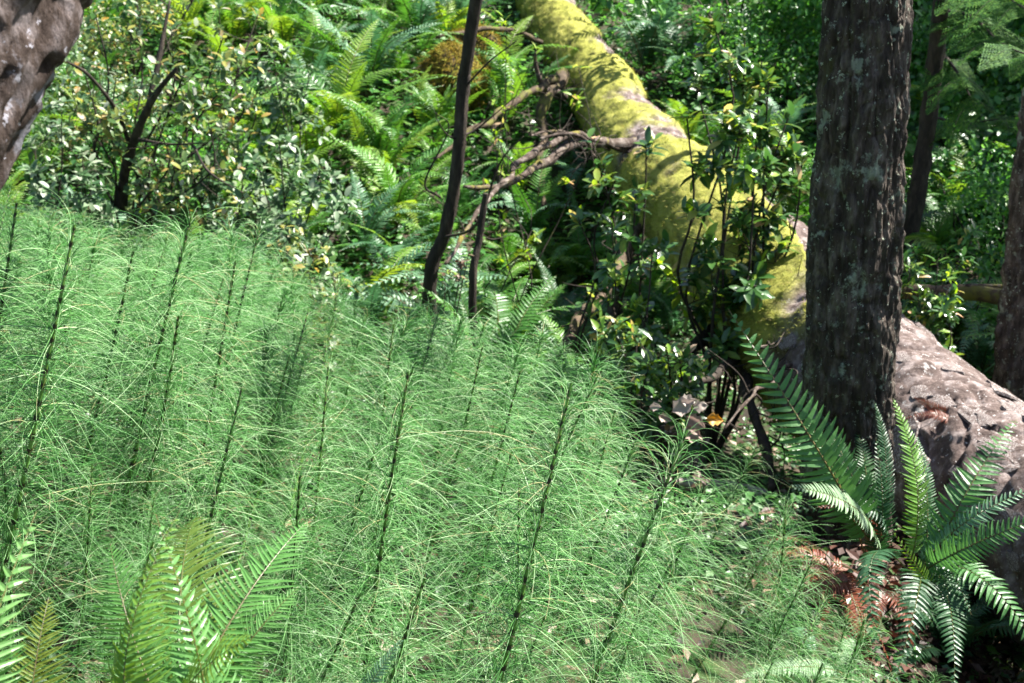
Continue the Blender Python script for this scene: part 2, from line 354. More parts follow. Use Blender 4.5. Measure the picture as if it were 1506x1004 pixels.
# moss fuzz
idx = rng.choice(NL * SL, 170000); ok = (mm_.ravel()[idx] > rng.uniform(.15, .9, len(idx))) & (W3[..., 1].ravel()[idx] < 12.5) & (LD[..., 2].ravel()[idx] > -.8)
idx = idx[ok]
P0 = LG.reshape(-1, 3)[idx] + rng.normal(0, .006, (len(idx), 3)); Dn = LD.reshape(-1, 3)[idx]
dirs = Dn * .55 + rng.normal(0, .45, Dn.shape) + np.array([-.25, -.15, -.45])
blade = np.array([[0, -.07, 0], [0, .07, 0], [.55, .05, .05], [1, 0, -.08], [.55, -.05, .05]]); bf = np.array([[0, 1, 2], [0, 2, 4], [4, 2, 3]])
MV, MF = scatter(blade, bf, P0, dirs, Dn, rng.uniform(.010, .028, len(idx)))
obj('moss_fuzz', mesh('moss_fuzz', MV, MF, M['moss'], smooth=False), log_root, kind='stuff')
# flaking bark plates on the near bare part
def plate_mesh(k):
    n = 13; a = np.sort(rng.uniform(0, 2 * math.pi, n)); r = rng.uniform(.6, 1, n)
    x = np.cos(a) * r * 1.5; y = np.sin(a) * r
    top = np.stack([x, y, .06 - .16 * y * y + rng.normal(0, .025, n)], 1); bot = np.stack([x * 1.06, y * 1.06, -.30 * y * y - .05 + 0 * x], 1)
    V = np.concatenate([top, bot, [[0, 0, .085]]])
    F3 = np.array([[i, (i + 1) % n, 2 * n] for i in range(n)]); F4 = np.array([[(i + 1) % n, i, n + i, n + (i + 1) % n] for i in range(n)])
    return mesh('bark_plate', V, [F3, F4], M['plate'], smooth=False)
plates = [plate_mesh(k) for k in range(7)]
cnt = 0; tr_ = 0
while cnt < 110 and tr_ < 200000:
    tr_ += 1
    i = rng.integers(0, NL); j = rng.integers(0, SL)
    wp = W3[i, j]
    if not (2.2 < wp[1] < 4.9) or LD[i, j, 2] < .05: continue
    if mm_[i, j] > .3: continue
    tdir = Vector(lpath[min(i + 1, NL - 1)] - lpath[i - 1])
    s = random.uniform(.03, .085)
    mt = frame(Vector(LG[i, j]) , tdir, Vector(LD[i, j]) + Vector(rng.normal(0, .05, 3)), s)
    obj('bark_plate', plates[cnt % 7], log_root, mt); cnt += 1
# limbs of the log
def limb(parent, pts, r0, r1, mat, name='limb', **kw):
    P = relmesh(parent, [at(*p) for p in pts])
    if name == 'limb':
        kw.setdefault('wob', .035); kw['rough'] = .38; kw['n'] = len(P) * 12; r0 *= .72; r1 *= .62
        L_o = obj('limb', limb_mesh('limb', P, r0, r1, M[mat], **kw), parent)
        for k in range(12):
            i = random.randint(0, len(P) - 2); u = random.random(); p = P[i].lerp(P[i + 1], u); d = Vector(rng.normal(0, 1, 3)).normalized(); l = random.uniform(.08, .32)
            obj('twig', limb_mesh('twig', [p, p + d * l * .5 + Vector(rng.normal(0, .03, 3)), p + d * l + Vector(rng.normal(0, .06, 3))], .0045, .002, M['dark_bark'], sides=5, n=9), L_o)
        return L_o
    return obj(name, limb_mesh(name, P, r0, r1, M[mat], **kw), parent)
limb(log_root, [(960, 215, 7.4), (860, 215, 7.0), (800, 240, 6.6), (740, 268, 6.2), (683, 274, 6.0)], .055, .022, 'deadwood', sides=12)
limb(log_root, [(930, 225, 7.3), (850, 205, 6.9), (780, 228, 6.4), (735, 265, 6.0), (700, 320, 5.7), (655, 385, 5.4)], .030, .020, 'deadwood', sides=10)
limb(log_root, [(900, 220, 7.2), (840, 200, 7.0), (778, 199, 6.7)], .026, .014, 'deadwood', sides=9)
limb(log_root, [(875, 235, 6.8), (868, 218, 6.6), (840, 200, 6.5), (800, 205, 6.4)], .012, .020, 'deadwood', sides=9)
limb(log_root, [(850, 130, 9.0), (800, 130, 8.7), (765, 135, 8.5)], .028, .010, 'mossy_limb')
limb(log_root, [(820, 115, 8.8), (790, 130, 8.5), (745, 160, 8.2), (700, 190, 7.9), (640, 235, 7.6)], .045, .03, 'mossy_limb')
limb(log_root, [(800, 60, 9.8), (765, 48, 9.6), (715, 42, 9.4), (640, 52, 9.2)], .03, .035, 'mossy_limb')
limb(log_root, [(830, 140, 8.9), (800, 130, 8.6), (788, 105, 8.5), (787, 78, 8.4)], .04, .02, 'deadwood')
limb(log_root, [(830, 110, 9.1), (802, 150, 8.6), (800, 210, 8.4), (795, 300, 8.0)], .07, .05, 'mossy_limb')
limb(log_root, [(880, 70, 9.8), (905, 95, 9.7), (940, 108, 9.7), (980, 119, 9.6)], .06, .03, 'deadwood')
limb(log_root, [(945, 320, 7.0), (915, 385, 6.3), (880, 430, 5.9), (845, 478, 5.5), (820, 530, 5.2)], .05, .055, 'mossy_limb', sides=12)
limb(log_root, [(930, 360, 6.6), (905, 420, 6.3), (893, 490, 6.1), (890, 560, 6.0)], .06, .045, 'dark_bark')
limb(log_root, [(1075, 460, 5.6), (1020, 510, 5.2), (970, 570, 4.9), (950, 620, 4.7)], .045, .03, 'dark_bark', sides=12)  # dark bark colour stands in for the shade below the log
limb(log_root, [(1110, 500, 5.4), (1060, 540, 4.9), (1000, 580, 4.6), (960, 640, 4.4)], .03, .025, 'dark_bark', sides=12)  # also coloured dark in place of the log's shade
limb(log_root, [(1060, 520, 5.3), (1100, 570, 4.9), (1130, 640, 4.6), (1140, 720, 4.4)], .04, .035, 'dark_bark')
limb(log_root, [(1180, 430, 5.1), (1165, 432, 5.0), (1140, 421, 4.9)], .010, .005, 'dark_bark')
limb(log_root, [(1200, 490, 4.9), (1170, 495, 4.8), (1115, 512, 4.6)], .014, .006, 'deadwood')
limb(log_root, [(1240, 530, 4.8), (1150, 538, 4.5), (1100, 580, 4.2), (1065, 628, 4.0)], .018, .006, 'deadwood')
limb(log_root, [(1390, 560, 4.6), (1425, 590, 4.5), (1480, 640, 4.2)], .022, .02, 'deadwood', 'bark_sliver')

# ------------------------------------------------------------------ thin trees
def tree(name, pts, r0, r1, mat, label, cat='tree', n=80, sides=24, ground_it=True, ext=3.0, group=None):
    P = [at(*p) for p in pts]          # base first
    if ground_it:
        b = P[0].copy(); b.z = gz(b.x, b.y) - .1; P = [b] + P if b.z < P[0].z else P
    P.append(P[-1] + (P[-1] - P[-2]).normalized() * ext)
    root = empty(name, P[0], label, cat, group)
    q = relmesh(root, P); path = smooth_path(q, n); rr = np.linspace(r0, r1, n)
    G_, D = tube_grid(path, rr, sides)
    Q = np.stack([D[..., 0] * 3, D[..., 1] * 3, path[:, 2][:, None] * 6 + 0 * D[..., 0]], -1)
    G_ = G_ + D * (rr[:, None] * (.13 * noise(Q, 1.5) + .12 * noise(Q, 4) + .10 * noise(Q, 9)))[..., None]
    obj('trunk', mesh('trunk', G_.reshape(-1, 3), [grid_faces(n, sides)] + cap(n, sides), M[mat]), root)
    return root, P
thin, thinP = tree('slender_tree', [(632, 420, 5.7), (655, 340, 5.6), (673, 240, 5.45), (682, 120, 5.3), (700, 0, 5.1)], .034, .026, 'dark_bark', 'slender dark leaning trunk rising left of the mossy log')
for pts, r in [([(648, 290, 5.55), (625, 268, 5.5), (660, 190, 5.4), (640, 165, 5.35)], .006), ([(682, 130, 5.3), (720, 90, 5.2), (760, 60, 5.1)], .006), ([(670, 200, 5.4), (700, 190, 5.5), (760, 140, 5.4)], .007), ([(650, 350, 5.6), (700, 330, 5.4), (735, 240, 5.2), (770, 200, 5.1)], .008),
               ([(672, 205, 5.4), (655, 195, 5.3), (640, 170, 5.2)], .005)]:
    limb(thin, pts, r, r * .5, 'dark_bark', 'branch', sides=6)
r1t, _ = tree('slim_tree', [(1332, 380, 7.6), (1353, 260, 7.4), (1372, 120, 7.2), (1385, 0, 7.0)], .058, .046, 'dark_bark', 'slim dark tree behind the stout trunk, standing in green foliage')
r2t, _ = tree('edge_tree', [(1492, 600, 5.0), (1500, 480, 4.9), (1510, 380, 4.8), (1530, 200, 4.6), (1560, 0, 4.4)], .095, .075, 'trunk', 'dark trunk cut off by the right edge behind the bare log', n=200, sides=60)
r3t, _ = tree('short_dead_post', [(695, 430, 5.3), (705, 350, 5.25), (712, 300, 5.2)], .020, .012, 'dark_bark', 'thin black dead stem standing right of the slender leaning trunk', 'dead stem', ext=.05)
r4t, _ = tree('far_tree', [(900, 45, 14), (896, 10, 14), (893, -40, 14)], .16, .13, 'dark_bark', 'far grey trunk at the top edge right of the log', ext=3)
r5t, _ = tree('far_tree', [(1062, 24, 13), (1064, -20, 13), (1066, -60, 13)], .05, .04, 'mossy_limb', 'thin ochre trunk at the top edge above the rhododendron', ext=3)
r6t, _ = tree('far_tree', [(1498, 90, 11), (1502, 20, 11), (1506, -60, 10.8)], .06, .05, 'dark_bark', 'thin dark trunk in the top right corner', ext=3)

# mossy bar at right and others
bar = empty('mossy_bough', at(1400, 435, 5.9), 'dark mossy bough lying level behind the stout trunk at right', 'fallen branch')
limb(bar, [(1290, 425, 6.0), (1360, 430, 5.9), (1430, 430, 5.8), (1500, 440, 5.6), (1600, 450, 5.4)], .038, .045, 'mossy_limb', 'bough', sides=12)
limb(bar, [(1420, 420, 5.8), (1480, 421, 5.7), (1530, 424, 5.6)], .012, .010, 'deadwood', 'twig')
# mossy stump / mound upper centre
def mound(name, px, py, d, r, mat, label, cat, sq=(1, 1, 1), fuzz=9000):
    c = at(px, py, d); root = empty(name, c, label, cat)
    th = np.linspace(0, math.pi, 26); ph = np.arange(44) / 44 * 2 * math.pi
    D = np.stack([np.sin(th)[:, None] * np.cos(ph), np.sin(th)[:, None] * np.sin(ph), np.cos(th)[:, None] + 0 * ph], -1)
    rr = r * (1 + .28 * fbm(D * 1.0 + px, 1.4, 3))
    G_ = D * rr[..., None] * np.array(sq)
    obj('wood', mesh('wood', G_.reshape(-1, 3), grid_faces(26, 44), M['mossy_limb']), root)
    k = rng.integers(0, 26 * 44, fuzz); p = G_.reshape(-1, 3)[k]; dn = D.reshape(-1, 3)[k]
    p = p + rng.normal(0, .02, p.shape)
    dd = dn * .5 + rng.normal(0, .35, dn.shape) + np.array([-.1, -.1, -.6])
    v, f = scatter(blade, bf, p, dd, dn, rng.uniform(.025, .06, fuzz))
    obj('moss_fuzz', mesh('moss_fuzz', v, f, M[mat], smooth=False), root, kind='stuff')
    return root
mound('mossy_stump', 665, 125, 9.2, .27, 'moss_brown', 'ochre mossy stump behind the slender leaning trunk', 'stump', (1, .9, 1.0), 16000)
mound('mossy_stump', 700, 90, 9.6, .20, 'moss_brown', 'smaller mossy stump between the slender trunk and the log', 'stump', (1, .9, 1.2), 8000)

# ------------------------------------------------------------------ fern fronds
def frond_mesh(matk, arch=.12, droop=.1, side=.0, n=38, w=.115, curl=.25, ang=80, miss=0.0, ragged=.05, pw=1.0):
    J = Join(); rs = np.random.default_rng(int(rng.integers(1e9)))
    def c(t): return np.array([t, side * t * t, arch * 4 * t * (1 - t) - droop * t**3])
    ts = np.linspace(0, 1, 26); pts = np.array([c(t) for t in ts]); Gt, _ = tube_grid(pts, .0058 * (1 - ts * .85) + .0004, 5)
    J.add(Gt, grid_faces(26, 5), 0)
    t0 = .13; sp = (.99 - t0) / n
    S = np.array([0, .08, .35, .7, .9, 1.0]); Wd = np.array([.35, 1.0, .92, .62, .3, 0])
    for k in range(n):
        t = t0 + sp * k; p = c(t); tan = c(min(t + .01, 1.02)) - p; tan /= np.linalg.norm(tan)
        u = (t - t0) / (1 - t0)
        Lp = w * (min(1, (u + .08) / .22))**.7 * (1 - max(0, (u - .22) / .78)**1.9) + .006
        sd_ = np.array([0, 1., 0]) + np.array([-side * 2 * t, 0, 0]); nrm = np.cross(tan, sd_); nrm /= np.linalg.norm(nrm); sd_ = np.cross(nrm, tan)
        for sgn in (1, -1):
            if rs.random() < miss: continue
            q = p + (tan * sp * .5 if sgn < 0 else 0)
            a = R(ang - 26 * u + rs.normal(0, 4)); d = tan * math.cos(a) + sd_ * sgn * math.sin(a)
            L = Lp * (1 + rs.normal(0, ragged)); hw = sp * .47 * pw * (1 - .35 * u) + .0005
            side_v = np.cross(nrm, d) * sgn
            tw = rs.normal(0, .18); 
            side_t = side_v * math.cos(tw) + nrm * math.sin(tw)
            cz = curl * rs.uniform(.6, 1.4)
            mid = [q + d * L * s + nrm * L * (.18 * s - cz * s * s) + tan * L * .10 * s * s for s in S]
            V = []
            for m_, wd in zip(mid, Wd): V += [m_ - side_t * hw * wd + nrm * hw * .25 * (wd > 0), m_ , m_ + side_t * hw * wd + nrm * hw * .25 * (wd > 0)]
            i = np.arange(5)[:, None] * 3
            F = np.concatenate([np.stack([i[:, 0], i[:, 0] + 1, i[:, 0] + 4, i[:, 0] + 3], 1), np.stack([i[:, 0] + 1, i[:, 0] + 2, i[:, 0] + 5, i[:, 0] + 4], 1)])
            J.add(np.array(V), F, 1)
    return J.build('frond', [M['rachis'], M[matk]], smooth=False)
FR = {}
for k in ('Fgreen', 'Flight', 'Fmid', 'Fdark', 'Fblue', 'Fyellow', 'Folive', 'Fpale', 'Fbrown'):
    FR[k] = [frond_mesh(k, arch=.10, droop=.05, side=.04, n=44 if k in ('Fmid', 'Fdark') else 40, w=.088 if k in ('Fmid', 'Fdark') else .105), frond_mesh(k, arch=.20, droop=.12, side=-.08, n=34, miss=.02), frond_mesh(k, arch=.28, droop=.25, side=.10, n=30, curl=.4, miss=.03)]
def frond(parent, k, v, base, tip, upv, label=None):
    o = obj('frond', FR[k][v], parent, frame(Vector(base) - Vector(parent.location), Vector(tip) - Vector(base), upv, (Vector(tip) - Vector(base)).length))
    if label: o['label'] = label
    return o
FERNBASES = []
def fern(base, L, n, k, label, cat='fern', group=None, tilt=(25, 65), azim=None, k2=None, p2=.2, rootz=0):
    base = Vector(base); root = empty('sword_fern', base, label, cat, group); FERNBASES.append(base)
    for i in range(n):
        a = (i + random.uniform(-.3, .3)) / n * 2 * math.pi if azim is None else R(random.uniform(*azim))
        el = R(random.uniform(*tilt)); l = L * random.uniform(.7, 1.1)
        d = Vector((math.cos(a) * math.cos(el), math.sin(a) * math.cos(el), math.sin(el)))
        kk = k2 if (k2 and random.random() < p2) else k
        frond(root, kk, random.choice((0, 1, 1, 2)), base, base + d * l, Vector((random.gauss(0, .15), random.gauss(0, .15), 1)))
    return root

def pfern(label, b, fr, d0=None):
    """fern from pixel/distance lists; fr: (kind, variant, tip px, tip py, tip dist, up, [label])"""
    root = empty('sword_fern', b, label, 'fern'); FERNBASES.append(b)
    for f in fr:
        frond(root, f[0], f[1], b + Vector(rng.normal(0, .015, 3)), at(*f[2:5]), f[5], f[6] if len(f) > 6 else None)
    return root
UP = Vector((0, -.4, 1)); TOCAM = Vector((0, -1, .45))
# detailed fronds of the nearest plants
for k in ('Fgreen', 'Flight', 'Fyellow', 'Folive', 'Fpale', 'Fdark'):
    FR[k] += [frond_mesh(k, arch=.10, droop=.06, side=.06, n=40, w=.21, curl=.3, pw=.78, miss=.02, ragged=.09), frond_mesh(k, arch=.24, droop=.35, side=-.06, n=40, w=.17, curl=.7, pw=1.1)]
bA = at(262, 1120, 1.22)
pfern('large bright sword fern at the bottom left, one frond tip curling over', bA, [
    ('Fyellow', 4, 165, 815, 1.12, Vector((-.5, -.8, .6)), 'yellow green frond curling over at its tip'),
    ('Flight', 3, 172, 790, 1.30, TOCAM),
    ('Flight', 4, 262, 860, 1.10, Vector((.5, -.7, .5))),
    ('Flight', 3, 462, 765, 1.35, Vector((-.3, -.8, .8))),
    ('Flight', 3, 440, 870, 1.25, Vector((-.2, -.6, .9))),
    ('Folive', 3, 305, 735, 1.55, TOCAM, 'browning olive frond standing upright'),
    ('Fyellow', 3, 345, 950, 1.05, Vector((-.3, -.4, 1)))])
bB = at(20, 1200, 1.15)
pfern('sword fern cut off by the bottom left corner with broad leaflets', bB, [
    ('Flight', 3, -15, 815, 1.1, TOCAM), ('Flight', 4, -60, 870, 1.0, TOCAM), ('Folive', 3, 82, 880, 1.2, TOCAM), ('Fpale', 3, -110, 960, 1.05, UP)])
bC = gp(520, 1120)
pfern('small blue grey fern frond tip at the bottom edge', at(505, 1120, 1.5), [('Fblue', 0, 592, 945, 1.45, UP), ('Fblue', 1, 560, 1010, 1.4, UP)])
pfern('flat pale fern half hidden under horsetails near the bottom right', at(1230, 985, 2.3), [('Fpale', 0, 1090, 985, 2.2, UP), ('Fblue', 1, 1150, 925, 2.5, UP), ('Fpale', 1, 1255, 930, 2.4, UP)])
bD = at(1282, 812, 3.22)
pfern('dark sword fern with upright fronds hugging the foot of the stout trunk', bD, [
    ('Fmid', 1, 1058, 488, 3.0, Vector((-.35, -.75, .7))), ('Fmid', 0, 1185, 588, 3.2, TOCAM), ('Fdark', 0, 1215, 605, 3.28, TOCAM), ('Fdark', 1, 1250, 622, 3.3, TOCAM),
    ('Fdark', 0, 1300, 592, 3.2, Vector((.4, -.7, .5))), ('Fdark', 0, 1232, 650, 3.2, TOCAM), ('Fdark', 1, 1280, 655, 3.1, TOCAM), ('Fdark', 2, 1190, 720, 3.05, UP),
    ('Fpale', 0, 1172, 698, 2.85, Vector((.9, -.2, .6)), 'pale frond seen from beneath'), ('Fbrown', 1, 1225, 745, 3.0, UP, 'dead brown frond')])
bD2 = at(1352, 850, 2.98)
pfern('loose sword fern in front of the log whose fronds reach to the right edge', bD2, [
    ('Fgreen', 0, 1330, 585, 2.95, Vector((.5, -1, .2)), 'bright upright frond in front of the log'),
    ('Fdark', 0, 1360, 640, 3.1, TOCAM),
    ('Fmid', 2, 1520, 615, 2.95, UP), ('Fmid', 1, 1535, 735, 2.7, Vector((-.5, -.8, .6))), ('Fblue', 1, 1500, 700, 2.8, UP),
    ('Fblue', 2, 1250, 925, 2.7, Vector((-.7, -.6, .5))), ('Fdark', 2, 1300, 975, 2.6, UP), ('Fdark', 1, 1430, 1000, 2.6, UP),
    ('Fmid', 2, 1545, 985, 2.6, UP), ('Fyellow', 2, 1345, 800, 2.75, TOCAM), ('Fdark', 2, 1400, 945, 2.7, UP), ('Fdark', 1, 1440, 880, 2.7, UP)])
pfern('rust red dead fern frond lying on the bare log', at(1402, 618, 3.72), [('Fbrown', 2, 1322, 606, 3.74, Vector((.1, -.5, .8))), ('Fbrown', 1, 1340, 588, 3.80, Vector((.1, -.9, .3)))])

# pixel placed background ferns: base px,py (on the ground), length, fronds, kind
BG = [(455, 150, .95, 13, 'Fgreen', 'feathery green sword fern at the top of the left bank'), (545, 150, 1.0, 14, 'Fblue', 'grey green sword fern below the top edge left of the stump'),
      (620, 95, 1.0, 13, 'Fblue', 'tall grey green fern at the top edge left of the log'), (500, 215, 1.0, 16, 'Fgreen', 'wide arching green fern in the middle of the left bank'),
      (455, 265, .85, 13, 'Fyellow', 'upright yellow green fern in the left bank'), (560, 275, .9, 14, 'Fgreen', 'large sunlit fern left of the slender trunk, upper of two'),
      (585, 345, .85, 14, 'Fgreen', 'large sunlit fern left of the slender trunk, lower of two'), (540, 385, .75, 13, 'Fdark', 'dark arching fern overhanging the black hollow'),
      (645, 215, .7, 11, 'Fgreen', 'fern under the ochre mossy stump'), (690, 330, .6, 10, 'Fdark', 'dark fern behind the slender trunk foot'),
      (760, 300, .7, 12, 'Fgreen', 'shaded fern beneath the forked dead limbs'), (745, 420, .6, 12, 'Fyellow', 'yellow green fern right of the black dead stem'),
      (800, 445, .6, 12, 'Fyellow', 'upright yellow green fern at the edge of the horsetails in the gully'), (790, 370, .75, 12, 'Fblue', 'blue green fern drooping in the gully behind the dead stem'),
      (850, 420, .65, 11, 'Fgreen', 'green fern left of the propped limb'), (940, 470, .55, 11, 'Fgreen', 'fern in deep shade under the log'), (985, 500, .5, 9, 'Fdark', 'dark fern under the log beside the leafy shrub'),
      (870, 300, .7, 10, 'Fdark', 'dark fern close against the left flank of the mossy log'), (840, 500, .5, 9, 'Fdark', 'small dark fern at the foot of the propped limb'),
      (950, 120, 1.1, 14, 'Fblue', 'large blue green fern behind the log near the top'), (1010, 135, 1.0, 13, 'Fdark', 'dark fern right of the broken limb behind the log'),
      (1080, 130, .9, 12, 'Fgreen', 'green fern behind the rhododendron top'), (1165, 340, .8, 13, 'Fgreen', 'bright fern between the rhododendron and the stout trunk'),
      (1010, 250, .8, 12, 'Fgreen', 'bright fern behind the middle of the mossy log'), (1130, 250, .9, 12, 'Fblue', 'pale fern behind the rhododendron'),
      (1390, 520, .7, 14, 'Fgreen', 'green fern right of the stout trunk below the bough'), (1440, 560, .7, 13, 'Fblue', 'blue green fern behind the bare log at right'),
      (1420, 350, .9, 14, 'Fgreen', 'green fern above the bough at right'), (1480, 330, .9, 12, 'Fblue', 'pale feathery fern near the right edge above the bough'),
      (1345, 500, .6, 11, 'Fdark', 'dark fern close behind the stout trunk at right'), (1500, 520, .6, 10, 'Fgreen', 'fern in front of the right edge trunk'),
      (60, 290, .6, 10, 'Fgreen', 'fern at the far left edge of the horsetail stand'), (160, 340, .55, 9, 'Fpale', 'pale frond cluster above the horsetails at left'), (215, 330, .5, 8, 'Fyellow', 'low yellow fern above the horsetails at left'),
      (300, 310, .6, 10, 'Fyellow', 'yellow green fern under the gold leaved shrub'), (130, 180, .9, 12, 'Fgreen', 'fern beside the blurred corner trunk')]
for px, py, L, n, k, lab in BG:
    fern(gp(px, py), L, n, k, lab, k2={'Fgreen': 'Fyellow', 'Fyellow': 'Fgreen', 'Fdark': 'Fblue', 'Fblue': 'Fgreen', 'Fpale': 'Fgreen'}[k], p2=.3)
# the many look-alike ferns filling the banks
FL = []
for (px, py, L, n, k, lab), b_ in zip(BG, FERNBASES[-len(BG):]):
    ws = lab.split()[:11]
    while ws[-1] in ('the', 'of', 'in', 'at', 'a', 'near', 'to', 'left', 'right', 'behind', 'above', 'below', 'under', 'beside', 'its', 'against', 'between', 'two,', 'two', 'and', 'foot', 'upper', 'lower', 'edge', 'deep'): ws.pop()
    FL.append((tuple(b_), 'the ' + ' '.join(ws)))
def nearn(p, L): return min(L, key=lambda q: (Vector(q[0]) - Vector(p)).length)[1]
ZN = [(-5.5, .2, 6.0, 12.5, 80, 'sword fern in the crowded sunlit bank left of the fallen log', 'ferns crowding the left bank', ('Fgreen', 'Fgreen', 'Fyellow', 'Fblue')),
      (.9, 7, 7.2, 14.5, 60, 'sword fern in the shaded green bank behind the fallen log', 'ferns crowding the bank behind the log', ('Fgreen', 'Fdark', 'Fblue', 'Fgreen')),
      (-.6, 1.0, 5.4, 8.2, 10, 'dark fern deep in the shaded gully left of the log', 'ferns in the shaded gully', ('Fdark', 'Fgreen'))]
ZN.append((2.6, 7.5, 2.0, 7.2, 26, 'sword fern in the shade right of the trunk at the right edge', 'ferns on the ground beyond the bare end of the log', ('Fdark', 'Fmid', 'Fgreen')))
ZN.append((-7, -3.2, 2.0, 6.5, 16, 'sword fern left of the horsetail stand', 'ferns left of the horsetail stand', ('Fgreen', 'Fblue')))
def logdist(p):
    return float(np.min(np.linalg.norm((lpath + np.array(log_root.location))[::10, :2] - np.array(p[:2]), axis=1)))
for x0, x1, y0, y1, n, lab, grp, ks in ZN:
    k_ = 0; tr_ = 0
    while k_ < n and tr_ < 1500:
        tr_ += 1
        x, y = random.uniform(x0, x1), random.uniform(y0, y1); b = Vector((x, y, gz(x, y)))
        if logdist(b) < .7 or min((b - q).length for q in FERNBASES) < .38: continue
        u = proj(b)
        if not (-150 < u[0] < 1650): 
            if random.random() < .8: continue
        fern(b, random.uniform(.6, 1.0), random.randint(9, 13), random.choice(ks), ('gully' if 'gully' in lab else ('shade' if 'shade right' in lab else 'bank')) + ' fern beside ' + nearn(b, FL), group=grp, k2='Fyellow' if ks[0] == 'Fgreen' else None, p2=.12); k_ += 1

# ------------------------------------------------------------------ shrubs
leafT = np.array([[0, 0, 0], [.22, .15, .05], [.22, 0, 0], [.22, -.15, .05], [.6, .17, .06], [.6, 0, .01], [.6, -.17, .06], [.85, .09, .0], [.85, 0, -.03], [.85, -.09, .0], [1, 0, -.07]])
leafF3 = np.array([[0, 2, 1], [0, 3, 2], [1, 2, 5], [1, 5, 4], [2, 3, 6], [2, 6, 5], [4, 5, 8], [4, 8, 7], [5, 6, 9], [5, 9, 8], [7, 8, 10], [8, 9, 10]])
smallT = np.array([[0, 0, 0], [.45, .24, .04], [.45, 0, -.02], [.45, -.24, .04], [1, 0, -.08]]); smallF = np.array([[0, 2, 1], [0, 3, 2], [1, 2, 4], [2, 3, 4]])
def leafmesh(mat, wf=1.0):
    return mesh('leaf', leafT * np.array([1, wf, 1]), leafF3, mat, smooth=True)
def grow(base, tops, r0, twigs, tl, droop=.0):
    """stems from base to each top; twigs off the upper part. returns stem joiner and twig ends (pos, dir)"""
    J = Join(); ends = []
    for tp in tops:
        P = [base + (tp - base) * u + Vector(rng.normal(0, .045, 3)) * (tp - base).length * (0 < u < 1) for u in (0, .25, .5, .75, 1)]
        J.tube(P, r0, r0 * .35, 6, 16)
        pa = smooth_path(P, 30); ends.append((Vector(pa[-1]), (Vector(pa[-1]) - Vector(pa[-4])).normalized()))
        for k in range(twigs):
            u = rng.uniform(.25, 1)**.8; i = min(int(u * 29), 28); p = Vector(pa[i]); tdir = (Vector(pa[i + 1]) - p).normalized()
            dd = (tdir * .6 + Vector(rng.normal(0, .75, 3)) + Vector((0, 0, .25 - droop))).normalized(); l = tl * rng.uniform(.5, 1.2) * (1.25 - .6 * u)
            e = p + dd * l; mid = p + dd * l * .5 + Vector((0, 0, -.06 * l))
            J.tube([p, mid, e], r0 * .3, r0 * .12, 4, 5); ends.append((e, (e - mid).normalized()))
            for q in range(2):
                d2 = (dd + Vector(rng.normal(0, .6, 3))).normalized(); e2 = mid + d2 * l * .55; J.tube([mid, (mid + e2) / 2, e2], r0 * .2, r0 * .1, 3, 3); ends.append((e2, d2))
    return J, ends
def whorl_leaves(ends, per, L, spread=1.0, jit=.02, along=.3):
    O, X, U, S = [], [], [], []
    for p, d in ends:
        a0 = rng.uniform(0, 6.28); o1 = d.orthogonal().normalized(); o2 = d.cross(o1)
        for k in range(per):
            a = a0 + k / per * 6.28 + rng.normal(0, .25); r = o1 * math.cos(a) + o2 * math.sin(a)
            x = (r * spread + d * rng.uniform(.1, .9) + Vector((0, 0, rng.normal(-.1, .15)))).normalized()
            O.append(p - d * rng.uniform(0, along) * L * 2 + Vector(rng.normal(0, jit, 3) * .3)); X.append(x); U.append((d * .6 + Vector((0, 0, 1))).normalized()); S.append(L * rng.uniform(.6, 1.15))
    return np.array(O), np.array(X), np.array(U), np.array(S)
def shrub(name, base, tops, label, leafmat, newmat=None, r0=.012, twigs=10, tl=.22, per=6, L=.075, single=0, cat='shrub', wf=1.0, group=None, stemmat='dark_bark', tmpl=None, small=False):
    base = Vector(base); root = empty(name, base, label, cat, group)
    J, ends = grow(Vector((0, 0, 0)), [Vector(t) - base for t in tops], r0, twigs, tl)
    obj('stem', J.build('stem', M[stemmat]), root)
    O, X, U, S = whorl_leaves(ends, per, L)
    new = rng.random(len(O)) < (.12 if newmat else 0)
    order = rng.permutation(len(O)); k = 0
    if single:
        lm = leafmesh(M[leafmat], wf); ln = leafmesh(M[newmat or leafmat], wf)
        dep = O[:, 1]; order = np.argsort(dep)
        for i in order[:single]:
            obj('leaf', ln if new[i] else lm, root, frame(Vector(O[i]), X[i], U[i], S[i]))
        rest = order[single:]
    else: rest = order
    if len(rest):
        T_, F_ = (smallT, smallF) if small else (leafT, leafF3)
        T_ = T_ * np.array([1, wf, 1])
        V, F = scatter(T_, F_, O[rest], X[rest], U[rest], S[rest])
        midx = np.repeat(new[rest].astype(int), len(F_))
        obj('foliage', mesh('foliage', V, F, [M[leafmat], M[newmat or leafmat]], midx, smooth=True), root, kind='stuff')
    return root
